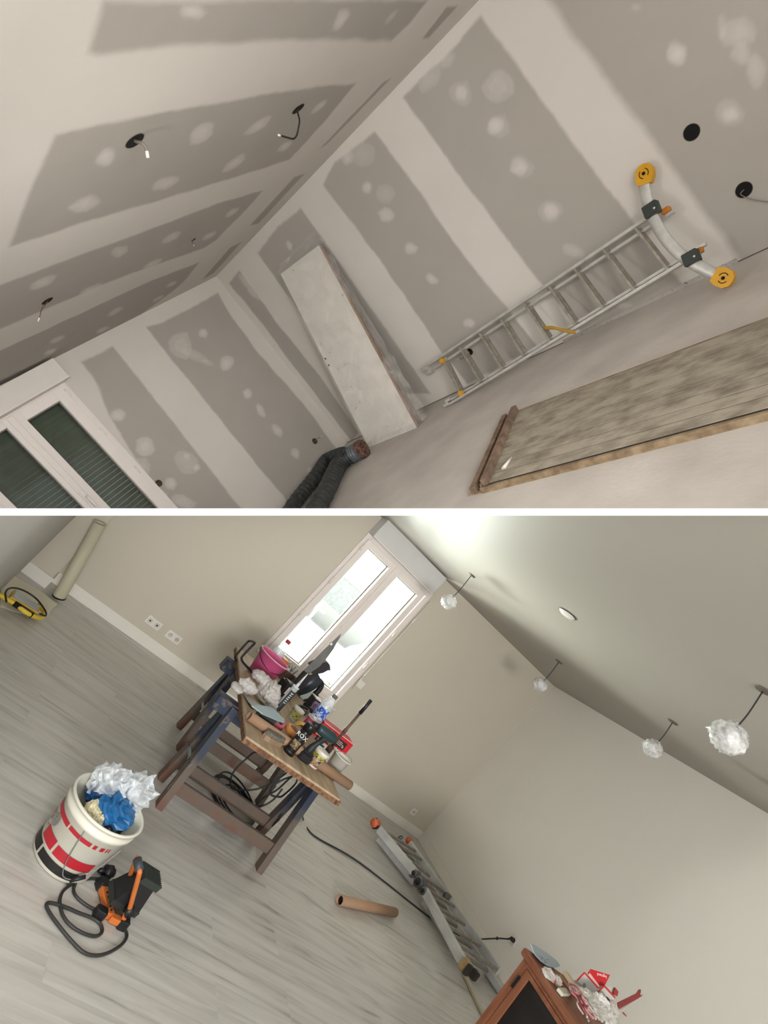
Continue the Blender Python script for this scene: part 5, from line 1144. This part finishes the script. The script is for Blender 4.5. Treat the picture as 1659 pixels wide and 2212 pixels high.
# white skirting offcuts beside the ladder
a, b = zB(.012).hit(1005, 2108), zB(.012).hit(1044, 2190); t2 = MB(); t2.beam(a, b + (b - a) * .6, .05, .018); x = mesh('trim_offcut', t2, mat('offcut_white', (196, 188, 166), .5, var=.03), None, loc=a); tag(x, 'pale strip of trim lying on the floor past the ladder foot', 'trim offcut')
a, b = zB(.02).hit(1052, 2100), zB(.02).hit(1078, 2140); t2 = MB(); t2.beam(a, b + (b - a) * .9, .07, .03); x = mesh('metal_profile', t2, M_rail, None, loc=a); tag(x, 'grey aluminium profile on the floor between ladder and cabinet', 'metal profile')

# ------------------------------------------------------------------ pail of rubbish
bc = FLB.hit(135, 1850); t = thing('rubbish_pail', 'white plastic pail with red and black bands full of rubbish', 'pail', bc)
M_pail = mat('pail_white', (214, 212, 198), .4, var=.03, scale=3); R0, R1, Hh = .142, .168, .275
def rad(z): return R0 + (R1 - R0) * z / Hh
mb = MB(); mb.lathe(Fr(bc), [(.0001, .004), (R0 - .01, 0), (R0, .008), (rad(.22), .22), (rad(.222) + .008, .222), (rad(.24) + .008, .24), (rad(.242) + .003, .242), (rad(.26) + .003, .262), (R1 + .008, .262), (R1 + .01, .272), (R1 + .002, Hh), (R1 - .006, .268), (R0 - .006, .012), (.0001, .01)], 56); mesh('pail_wall', mb, M_pail, t)
va = math.atan2(-bc.y, -bc.x)
M_pred = mat('band_red', (170, 34, 46), .4, var=.04); M_pblk = mat('band_black', (30, 30, 28), .45, var=.04)
def band(z0, z1, a0, a1, m, par=t, nm='band', e=.0012):
    n = max(3, int(abs(a1 - a0) * 14)); mb = MB(); mb.lathe(Fr(bc), [(rad(z0) + e, z0), (rad(z1) + e, z1)], n, a0=va + a0, a1=va + a1); return mesh(nm, mb, m, par)
# angle grows to the right seen from the camera (+) or left (-)
sg = 1
for z0, z1, a0, a1, m in ((.175, .195, -1.5, -.42, M_pred), (.178, .195, -.36, .35, M_pred), (.178, .195, .42, .52, M_pred), (.178, .195, .62, .74, M_pred), (.178, .195, .8, .84, M_pred), (.178, .195, .88, .92, M_pred),
        (.07, .115, -.95, -.36, M_pred), (.07, .110, -.28, .95, M_pred), (.02, .06, -1.55, -.68, M_pblk), (.02, .055, -.6, .75, M_pblk),
        (.125, .155, -1.28, -1.24, M_pred)): band(z0, z1, a0, a1, m, nm='printed_band')
for k, (z0, z1, a0, a1) in enumerate(((.11, .15, -1.2, -1.12), (.10, .135, -1.09, -1.0))): band(z0, z1, a0, a1, mat('print_small', (110, 100, 96), .5, scale=90, rgb2=(206, 200, 190), thresh=(.45, .55)), nm='printed_block')
for k in range(7): band(.155 - .013 * k, .158 - .013 * k, -1.5, -1.3, mat('print_thin', (150, 140, 136), .5), nm='printed_line')
def onp(a, z, e=.002): q = va + a; return Vector((bc.x + (rad(z) + e) * math.cos(q), bc.y + (rad(z) + e) * math.sin(q), bc.z + z))
em = onp(-.85, .15); nn_ = Vector((math.cos(va - .85), math.sin(va - .85), 0)); fr = frame_z(em, nn_, UP)
mb = MB(); mb.torus(fr, .024, .0012, 26, 5); mb.torus(fr, .019, .0008, 26, 5)
for k in range(8): a_ = k * math.pi / 4; mb.beam(fr.P(.005 * math.cos(a_), .005 * math.sin(a_)), fr.P(.017 * math.cos(a_), .017 * math.sin(a_)), .003, .001, up=nn_)
mesh('round_emblem', mb, mat('emblem_grey', (120, 116, 110), .5), t)
wl = spline([onp(-.02, .222, .004), onp(.05, .16, .012), onp(.16, .09, .02), onp(.32, .05, .03), onp(.6, .06, .03), onp(.9, .10, .02), onp(1.3, .2, .01)], 8)
mb = MB(); mb.tube(wl, .002, 6); mesh('wire_handle', mb, M_met, t); mb = MB(); mb.cyl(onp(.5, .045, .03), onp(.75, .08, .03), .008); mesh('handle_grip', mb, M_black, t); 
def crumple(name, c, r, seed, m, label, cat, sq=(1, 1, 1), amp=.7, fq=3.2, vox=None, n=24):
    mb = MB(); vs = []; nu, nv = n, n // 2 + 6
    mb.blob(c, r * sq[0], r * sq[1], r * sq[2], amp=amp * .55, fq=fq * .6, seed=seed, nu=nu, nv=nv, smooth=False, fold=amp * .35); o = mesh(name, mb, m, None, loc=c)
    tag(o, label, cat); return o
tp = bc + UP * .25
lft = Vector((-math.sin(va), math.cos(va), 0)); 
if (MC.transposed() @ lft).x > 0: lft = -lft
rgt = -lft; back = -Vector((math.cos(va), math.sin(va), 0))
M_crinkle = clearfilm('crinkled_film', (226, 232, 236), .5, .2, 12, .6)
M_blue = mat('blue_wrap', (36, 104, 160), .3, var=.2, scale=12)
crumple('clear_film', tp + back * .06 + lft * .065 + UP * .05, .075, 3, M_crinkle, 'crumpled clear film sticking out of the pail, on its left', 'plastic film', (1.0, 1, .95), .9)
crumple('clear_film', tp + back * .09 + rgt * .04 + UP * .065, .08, 8, M_crinkle, 'crumpled clear film standing highest at the back of the pail', 'plastic film', (.9, 1, 1.05), .9)
crumple('blue_film', tp + back * .01 + UP * .01 + rgt * .03, .085, 5, M_blue, 'crumpled blue plastic in the middle of the pail', 'plastic film', (1.25, 1, .62), .75)
crumple('blue_film', tp + back * .03 + lft * .06 + UP * .005, .055, 15, mat('blue_dark', (24, 66, 110), .35, var=.2, scale=14), 'darker blue crumpled plastic at the left inside the pail', 'plastic film', (1.2, 1, .7), .75)
crumple('cream_rag', tp - back * .06 + lft * .035 - UP * .005, .035, 21, mat('cream_rag', (214, 204, 170), .8, var=.1), 'small cream knot of tape at the front of the pail', 'tape scrap', (1.2, 1, .8), .6)
crumple('cream_rag', tp - back * .085 + rgt * .01 - UP * .012, .03, 23, MATS['cream_rag'], 'cream tape scrap lowest against the front rim of the pail', 'tape scrap', (1.2, 1, .8), .6)
crumple('brown_scrap', tp - back * .045 + rgt * .065 - UP * .025, .05, 31, mat('scrap_brown', (58, 40, 36), .8, var=.3, scale=30), 'dark brown scraps at the right inside the pail', 'scraps', (1.1, 1, .8), .9)

# ------------------------------------------------------------------ orange floodlight on its stand
M_or = mat('orange_paint', (196, 108, 50), .4, var=.06)
zb = zB(.018)
b1_, b2_, b3_ = zb.hit(222, 1915), zb.hit(237, 1981), zb.hit(262, 1992); a1_, a2_ = zb.hit(235, 1921), zb.hit(254, 1932)
t = thing('orange_floodlight', 'orange and black floodlight on a low orange frame beside the pail', 'work lamp', FLB.hit(240, 1950))
mb = MB(); mb.beam(b1_, b2_, .034, .026, bev=.004); mb.beam(b2_, b3_, .03, .024, bev=.004); mb.beam(a1_, a2_, .026, .022, bev=.004); mesh('base_frame', mb, M_or, t)
dB = (b2_ - b1_).normalized(); dC = (b3_ - b2_).normalized()
for c_, d_, L_ in ((b1_, -dB, .035), (b3_, dC, .03), (a2_, dC, .05)):
    mb = MB(); mb.beam(c_ - d_ * .012, c_ + d_ * L_, .045, .04, bev=.006); mesh('rubber_foot', mb, M_black, t)
mb = MB(); [mb.cyl(b1_ + (b2_ - b1_) * k + UP * .013, b1_ + (b2_ - b1_) * k + UP * .016, .004, seg=10) for k in (.3, .45, .75, .88)]; mesh('screw', mb, M_dark, t)
q0 = zB(.075).hit(279, 1967); q1 = zB(.085).hit(275, 1905)
h0, h1 = zB(.26).hit(302, 1884), zB(.27).hit(296, 1853)
mb = MB(); mb.tube(spline([b3_ + UP * .01, q0 - UP * .02, q0], 3), .011, 12); mb.tube([a2_ + UP * .01, q1], .011, 12); mesh('bracket', mb, M_or, t)
mb = MB(); mb.tube(spline([q0, q0 * .5 + h0 * .5, h0 - (h0 - q0) * .08, h0 + (h1 - h0) * .1, h1 - (h1 - h0) * .1, h1 - (h1 - q1) * .08, q1 * .5 + h1 * .5, q1], 6), .010, 12); hd = mesh('carry_handle', mb, M_or, t)
mb = MB(); mb.cyl(h0 + (h1 - h0) * .12, h0 + (h1 - h0) * .9, .017); mesh('grip_sleeve', mb, mat('sleeve_grey', (56, 62, 68), .5), hd)
for c_ in (q0, q1):
    mb = MB(); dd = (q0 - q1).normalized() * (1 if c_ is q0 else -1); mb.cyl(c_ - dd * .012, c_ + dd * .018, .019); mesh('pivot_knob', mb, M_black, t)
ax = (q0 - q1).normalized(); mid_ = (q0 + q1) / 2; wl_ = (q0 - q1).length / 2 - .018
fwd = (zB(.12).hit(296, 1925) - mid_); fwd = (fwd - ax * fwd.dot(ax)).normalized(); nu_ = ax.cross(fwd)
if nu_.z < 0: nu_ = -nu_
f = Fr(mid_, ax, fwd, nu_)
mb = MB(); mb.hexa([f.P(-wl_, -.03, -.07), f.P(wl_, -.03, -.07), f.P(wl_, -.005, -.07), f.P(-wl_, -.005, -.07)], [f.P(-wl_, -.03, .08), f.P(wl_, -.03, .08), f.P(wl_, -.005, .08), f.P(-wl_, -.005, .08)]); hs = mesh('lamp_front', mb, mat('lamp_bezel', (40, 44, 42), .4), t)
mb = MB(); mb.hexa([f.P(-wl_, -.005, -.065), f.P(wl_, -.005, -.065), f.P(wl_, -.005, .075), f.P(-wl_, -.005, .075)], [f.P(-wl_ * .75, .10, -.03), f.P(wl_ * .75, .10, -.03), f.P(wl_ * .75, .10, .05), f.P(-wl_ * .75, .10, .05)]); mesh('lamp_housing', mb, M_black, t)
mb = MB(); 
for k in range(9): a_ = -wl_ * .8 + k * wl_ * .2; mb.box(f, (a_, .095, -.045), (a_ + .004, .125, .06))
mesh('cooling_fins', mb, M_dgrey, t)
mb = MB(); mb.cyl(f.P(0, -.031, .0), f.P(0, -.028, .0), .03, seg=6); mesh('lens', mb, mat('led_lens', (190, 190, 180), .3), hs)
pc = [(264, 1919, .05), (255, 1914, .03), (241, 1908), (219, 1900), (194, 1898), (168, 1904), (141, 1920), (130, 1940), (132, 1966), (143, 1988), (161, 2005), (186, 2018), (208, 2022), (221, 2012), (215, 1994), (197, 1982), (168, 1971), (140, 1959), (110, 1950), (100, 1954), (108, 1973), (129, 2002), (154, 2032), (179, 2056), (205, 2064), (234, 2058), (262, 2041), (274, 2023), (268, 2006), (252, 1995), (235, 1978), (217, 1970), (190, 1957), (168, 1940), (159, 1924), (164, 1907), (176, 1890), (187, 1876), (203, 1872), (217, 1878), (228, 1884, .02)]
t = thing('lamp_cord', 'black lamp cord looped over the laminate in front of the pail', 'cord', FLB.hit(154, 2032))
mb = MB(); mb.tube(spline([zB(p[2] if len(p) > 2 else .008).hit(p[0], p[1]) for p in pc], 7), .0062, 8); mesh('flex', mb, mat('cord_greyblack', (50, 50, 48), .5, var=.2), t)
mb = MB(); pz1, pz2 = zB(.025).hit(226, 1882), zB(.03).hit(246, 1886); d = (pz2 - pz1).normalized(); mb.cyl(pz1 - d * .03, pz1, .008, .014); mb.cyl(pz1, pz1 + d * .03, .026, .028); mb.cyl(pz1 + d * .03, pz2, .02, .017); mesh('plug', mb, M_black, t)
mb = MB(); c_ = zB(.02).hit(217, 1971); mb.beam(c_ - Vector((0, .025, 0)), c_ + Vector((0, .025, 0)), .04, .035, bev=.006); mesh('strain_relief', mb, M_black, t)

# ------------------------------------------------------------------ wooden cabinet with clutter on top
hcab = .90; C = zB(hcab).hit(1131, 2043)
M_wood = mat('cabinet_wood', (142, 94, 68), .45, scale=4, rgb2=(112, 64, 42), thresh=(.3, .7), stretch=(1, 8, 8)); M_wood_v = mat('cabinet_wood_upright', (138, 88, 62), .45, scale=4, rgb2=(112, 66, 44), thresh=(.3, .7), stretch=(8, 8, 1))
t = thing('wooden_cabinet', 'reddish brown wooden cabinet with a dark front, cut by the bottom edge', 'cabinet', Vector((C.x, C.y, -HB)))
Lc, Dc = 1.3, .46
mb = MB(); mb.box(Fr(C), (0, 0, -.035), (Lc, Dc, 0), bev=.01); mesh('top_slab', mb, M_wood, t)
fo = Fr(Vector((C.x + .025, C.y + .02, C.z - .035)))
ap = plY(fo.O.y).hit(1147, 2105) - fo.O                   # inner corner of the opening
print('AP', ap)
sw1 = max(.05, ap.x); rh = max(.04, -ap.z)
mb = MB(); mb.box(fo, (0, .0, -hcab + .035), (sw1 * .5, .022, 0)); mb.box(fo, (0, .022, -hcab + .035), (.02, Dc - .04, 0)); mb.box(fo, (Lc - .07, 0, -hcab + .035), (Lc - .03, Dc - .04, 0)); mb.box(fo, (0, Dc - .06, -hcab + .035), (Lc - .05, Dc - .04, 0)); mb.box(fo, (sw1 * .5, 0, -rh * .42), (Lc - .06, .022, 0)); mesh('carcass', mb, M_wood_v, t)
mb = MB(); g_ = .004; d0 = sw1 * .5 + g_; mb.box(fo, (d0, .002, -hcab + .06), (sw1, .024, -rh * .42 - g_)); mb.box(fo, (sw1, .002, -rh), (Lc - .1, .024, -rh * .42 - g_)); mb.box(fo, (Lc - .15, .002, -hcab + .06), (Lc - .1, .024, -rh)); dd_ = mesh('door', mb, M_wood_v, t)
mb = MB(); mb.box(fo, (sw1, .012, -hcab + .08), (Lc - .14, .018, -rh)); mesh('opening_shade', mb, mat('opening_shade', (22, 17, 15), .6, var=.1), dd_, label='black sheet standing for the shade inside the cabinet')  # black sheet puts the opening's inner shade into colour
mb = MB(); hh = plY(fo.O.y).hit(1118, 2126) - fo.O; mb.cyl(fo.P(d0 - .002, -.004, hh.z - .03), fo.P(d0 - .002, -.004, hh.z + .03), .007); mesh('hinge', mb, M_dark, dd_)
def K_(px, py, z=0): return zB(hcab + z).hit(px, py)
# perforated plate
q = [K_(1142, 2044), K_(1150, 2047), K_(1176, 2063), K_(1200, 2082), K_(1206, 2092), K_(1195, 2095), K_(1180, 2092), K_(1165, 2082), K_(1152, 2068)]
cq_ = sum(q, Vector()) / len(q)
tt = thing('perforated_plate', 'blue-grey perforated plastic plate lying at the far corner of the cabinet top', 'plate', cq_)
mb = MB(); mb.prism([p + UP * .012 for p in q], UP * .004); mesh('plate', mb, mat('plate_bluegrey', (156, 172, 182), .4, var=.04), tt)
mb = MB(); [mb.cyl(K_(x_, y_, .0161), K_(x_, y_, .0161) + UP * .0006, .004, seg=8) for x_, y_ in ((1168, 2066), (1172, 2069), (1176, 2074), (1180, 2078), (1177, 2079), (1169, 2071), (1182, 2073))]; mesh('holes', mb, M_dark, tt)
M_bag = clearfilm('bag_film', (214, 211, 202), .5, .35, 8, .4)
crumple('plastic_bag', K_(1186, 2104, .022), .03, 41, M_bag, 'crumpled clear bag beside the perforated plate on the cabinet', 'plastic bag', (.8, 1.3, .6), .7)
crumple('plastic_bag', K_(1203, 2118, .02), .022, 47, M_bag, 'small twisted clear bag end near the front edge of the cabinet', 'plastic bag', (1, 1.1, .7), .8)
def slat(a, b, w, h, m, label, cat='wood strip', nm='wood_strip', z=.01):
    mb = MB(); mb.beam(K_(*a, z), K_(*b, z), w, h, bev=.002); o = mesh(nm, mb, m, None); tag(o, label, cat); return o
M_pale = mat('pale_wood', (206, 184, 156), .7, var=.06)
slat((1222, 2102), (1247, 2142), .035, .02, M_pale, 'broad pale wood strip behind the red-edged carton', z=.03)
slat((1212, 2106), (1236, 2142), .014, .014, mat('strip_brown', (170, 120, 84), .6), 'thin brown wood strip between bag and pale strip')
slat((1221, 2110), (1244, 2146), .02, .012, mat('strip_grey', (170, 160, 160), .6), 'greyish plastic strip next to the pale wood strip', 'plastic strip', 'plastic_strip')
o, f_ = None, None
def card_quad(name, pts, depth, m, label, cat):
    P = [Vector(p) for p in pts]; n_ = (P[1] - P[0]).cross(P[-1] - P[0]).normalized()
    if n_.dot(-P[0]) < 0: n_ = -n_
    mb = MB(); mb.prism([p - n_ * depth for p in P], n_ * depth); o = mesh(name, mb, m, None, loc=P[0]); tag(o, label, cat); return o, P, n_
xK = K_(1262, 2135).x; PK = Plane((xK, 0, 0), (1, 0, 0))
slopeK = Plane(K_(1275, 2155), Vector((.75, -.45, .5)))
M_ctn = mat('carton_grey', (186, 182, 176), .5, var=.06, scale=14)
o, P, n_ = card_quad('white_carton', [slopeK.hit(*p) for p in ((1246, 2118), (1262, 2101), (1292, 2134), (1282, 2148))], .05, M_ctn, 'pale carton with red edges standing on the cabinet clutter', 'carton')
M_redc = mat('card_red', (190, 36, 40), .4, var=.04)
mb = MB(); mb.beam(P[0] + n_ * .002, P[1] + n_ * .002, .006, .004, up=n_); mb.beam(P[1] + n_ * .002, P[2] + n_ * .002, .007, .004, up=n_); mesh('red_edge', mb, M_redc, o)
mb = MB(); c_ = slopeK.hit(1262, 2128) + n_ * .001; mb.lathe(frame_z(c_, n_), [(.0001, .001), (.009, .001)], 12); mesh('printed_spot', mb, mat('spot_grey', (120, 124, 130), .5), o)
o, P, n_ = card_quad('red_flap_box', [slopeK.hit(*p, -.03) if False else Plane(slopeK.p - slopeK.n * .04, slopeK.n).hit(*p) for p in ((1276, 2093), (1318, 2106), (1307, 2128), (1297, 2146), (1270, 2102))], .004, M_redc, 'bright red printed box flap pointing up above the pale carton', 'box flap')
e1 = (Plane(slopeK.p - slopeK.n * .04, slopeK.n).hit(1286, 2103) - Plane(slopeK.p - slopeK.n * .04, slopeK.n).hit(1314, 2112)).normalized(); fr = Fr(Plane(slopeK.p - slopeK.n * .04, slopeK.n).hit(1300, 2107.5) + n_ * .001, e1, n_.cross(e1), n_); text('legrand', fr, .019, mat('print_whitish', (232, 226, 222), .5, var=0), o)
p_a, p_b = Plane(slopeK.p - slopeK.n * .02, slopeK.n).hit(1272, 2104), Plane(slopeK.p - slopeK.n * .02, slopeK.n).hit(1296, 2136)
mb = MB(); mb.beam(p_a, p_b, .014, .004, up=n_); x = mesh('pink_tab', mb, mat('tab_pink', (214, 176, 170), .6), o)
o, P, n_ = card_quad('white_carton', [slopeK.hit(*p) for p in ((1292, 2142), (1305, 2130), (1328, 2155), (1318, 2168))], .04, M_ctn, 'smaller pale carton with a red edge right of the bigger one', 'carton')
mb = MB(); mb.beam(P[1] + n_ * .002, P[2] + n_ * .002, .007, .004, up=n_); mb.beam(P[0] + n_ * .002, P[1] + n_ * .002, .005, .004, up=n_); mesh('red_edge', mb, M_redc, o)
o, P, n_ = card_quad('red_scrap', [slopeK.hit(*p) for p in ((1329, 2133), (1336, 2142), (1334, 2152), (1325, 2148))], .01, mat('scrap_red', (150, 50, 48), .5), 'small dark red card end beside the smaller carton', 'scrap')
o, P, n_ = card_quad('grey_flap', [Plane(slopeK.p - slopeK.n * .02, slopeK.n).hit(*p) for p in ((1306, 2129), (1328, 2134), (1326, 2150))], .003, M_ctn, 'grey triangular card flap behind the smaller carton', 'card')
# red-brown bracket
brk = Plane(K_(1345, 2180, .05), slopeK.n)
o, P, n_ = card_quad('red_bracket', [brk.hit(*p) for p in ((1334, 2166), (1340, 2163), (1375, 2146), (1381, 2137), (1385, 2138), (1383, 2150), (1389, 2149), (1378, 2157), (1336, 2180))], .006, mat('bracket_red', (132, 54, 48), .45, var=.1), 'red-brown card strip with a notched end sticking out to the right', 'strip')
mb = MB(); q = [brk.hit(*p, -.0) - n_ * .012 for p in ((1336, 2181), (1340, 2172), (1390, 2149), (1388, 2153), (1342, 2182))]; mb.prism(q, n_ * .004); mesh('grey_backing', mb, mat('backing_grey', (150, 148, 138), .7), o)
crumple('foam_sheet', K_(1298, 2165, .04), .05, 52, mat('foam_white', (222, 220, 216), .6, var=.04), 'white crumpled sleeve with a dark mouth in the middle of the clutter', 'wrapping', (.6, 1.2, .6), .5)
mb = MB(); mb.blob(slopeK.hit(1297, 2159) + slopeK.n * .055, .014, .018, .012, amp=.4); x = mesh('dark_cap', mb, mat('cap_darkgreen', (34, 44, 44), .4), None); tag(x, 'dark plastic cap poking out of the white sleeve', 'cap')
for k, (px, py, r_, sd_) in enumerate(((1266, 2150, .034, 61), (1290, 2180, .045, 62), (1318, 2178, .04, 63), (1314, 2200, .04, 64))):
    crumple('plastic_wrap', K_(px, py, .03), r_, sd_, M_bag, ('clear crinkled wrap below the bigger pale carton', 'clear crinkled wrap in the lower middle of the cabinet clutter', 'clear crinkled wrap beside the red-brown strip', 'clear crinkled wrap at the bottom edge of the photo')[k], 'plastic wrap', (.8, 1.2, .7), .9)
# twisted cables: pink and grey bundle
tt = thing('cable_bundle', 'tangled bundle of pinkish striped cables on the front half of the cabinet top', 'cable bundle', K_(1247, 2165))
rs = random.Random(5); Mc = [mat('cable_pink', (204, 176, 172), .5), mat('cable_redstripe', (186, 110, 112), .5), mat('cable_greyish', (176, 166, 160), .5)]
for k in range(11):
    off = Vector((rs.uniform(-.02, .02), rs.uniform(-.02, .02), rs.uniform(0, .035)))
    p_ = [K_(1232 + rs.uniform(-6, 6), 2142 + rs.uniform(-4, 4), .01) + off, K_(1240 + rs.uniform(-5, 5), 2152, .03) + off, K_(1252 + rs.uniform(-6, 6), 2168 + rs.uniform(-5, 5), .03) + off, K_(1258 + rs.uniform(-6, 6), 2185, .02) + off, K_(1272 + rs.uniform(-10, 10), 2205 + rs.uniform(-6, 6), .01) + off]
    mb = MB(); mb.tube(spline(p_, 8), .0042, 7); mesh('strand', mb, Mc[k % 3], tt)
tt = thing('red_strap', 'dark red strap curving over the cable bundle', 'strap', K_(1258, 2160)); mb = MB(); mb.sheet([[p - Vector((0, .006, 0)), p + Vector((0, .006, 0))] for p in spline([K_(1248, 2141, .05), K_(1256, 2155, .06), K_(1264, 2168, .06), K_(1268, 2178, .05)], 6)], .002); mesh('band', mb, mat('strap_red', (164, 42, 54), .5), tt)
o = slat((1209, 2143), (1226, 2143), .03, .015, mat('label_tag', (200, 198, 180), .6), 'small pale rectangular block at the front edge of the cabinet top', 'block', 'pale_block')
for k, (a, b, lb) in enumerate((((1197, 2117), (1204, 2126), 'tiny orange-red wire scrap lying left of the wood strips'), ((1318, 2166), (1322, 2174), 'short red plastic stick in the clear wrap'), ((1346, 2188), (1352, 2194), 'small red peg at the right end of the clutter'))):
    mb = MB(); mb.cyl(K_(*a, .02 + .02 * (k > 0)), K_(*b, .01 + .02 * (k > 0)), .004, seg=8); x = mesh('red_wire_scrap', mb, M_redc, None); tag(x, lb, 'scrap')

# ------------------------------------------------------------------ end each room at the added slab between them
def clip_rooms():
    for o in list(S.objects):
        if o.type != 'MESH' or o.name not in ROOM_OF or ROOM_OF[o.name] == 'S': continue
        sgn = 1 if ROOM_OF[o.name] == 'A' else -1
        M = world(o); me = o.data
        co = np.empty(len(me.vertices) * 3); me.vertices.foreach_get('co', co); co = co.reshape(-1, 3)
        R = np.array(M.to_3x3()); t = np.array(M.translation)
        y = (co @ R.T + t) @ np.array(YC) * sgn
        if y.min() >= TS: continue
        if me.users > 1: me = o.data = me.copy()
        n = M.to_3x3().transposed() @ (YC * sgn); p = M.inverted() @ (YC * sgn * TS)
        bm = bmesh.new(); bm.from_mesh(me)
        r = bmesh.ops.bisect_plane(bm, geom=bm.verts[:] + bm.edges[:] + bm.faces[:], plane_co=p, plane_no=n, clear_inner=True)
        ed = [e for e in r['geom_cut'] if isinstance(e, bmesh.types.BMEdge)]
        if ed and len(bm.faces) < 5000: bmesh.ops.holes_fill(bm, edges=ed)
        bm.to_mesh(me); bm.free()
        if len(me.vertices) == 0: bpy.data.objects.remove(o); print('clipped away', )
clip_rooms()

# things of one kind share a group
GROUPS = {'tape_roll': 'tape rolls on the table board', 'cable_outlet': 'open cable outlets in the plasterboard', 'wall_socket': 'white wall sockets in the painted room',
          'flexible_duct': 'flexible ducts in the corner of the unfinished room', 'white_carton': 'pale cartons on the cabinet', 'printed_tub': 'printed tubs on the table board', 'plastic_bottle': 'clear bottles on the table board',
          'plastic_wrap': 'crinkled wraps on the cabinet', 'clear_film': 'clear films in the pail', 'blue_film': 'blue films in the pail', 'cream_rag': 'cream tape scraps in the pail', 'plastic_bag': 'small clear bags on the cabinet', 'red_wire_scrap': 'red scraps on the cabinet'}
for o in S.objects:
    if o.parent is None and 'label' in o.keys():
        g = GROUPS.get(o.name.split('.')[0])
        if g and 'group' not in o.keys(): o['group'] = g
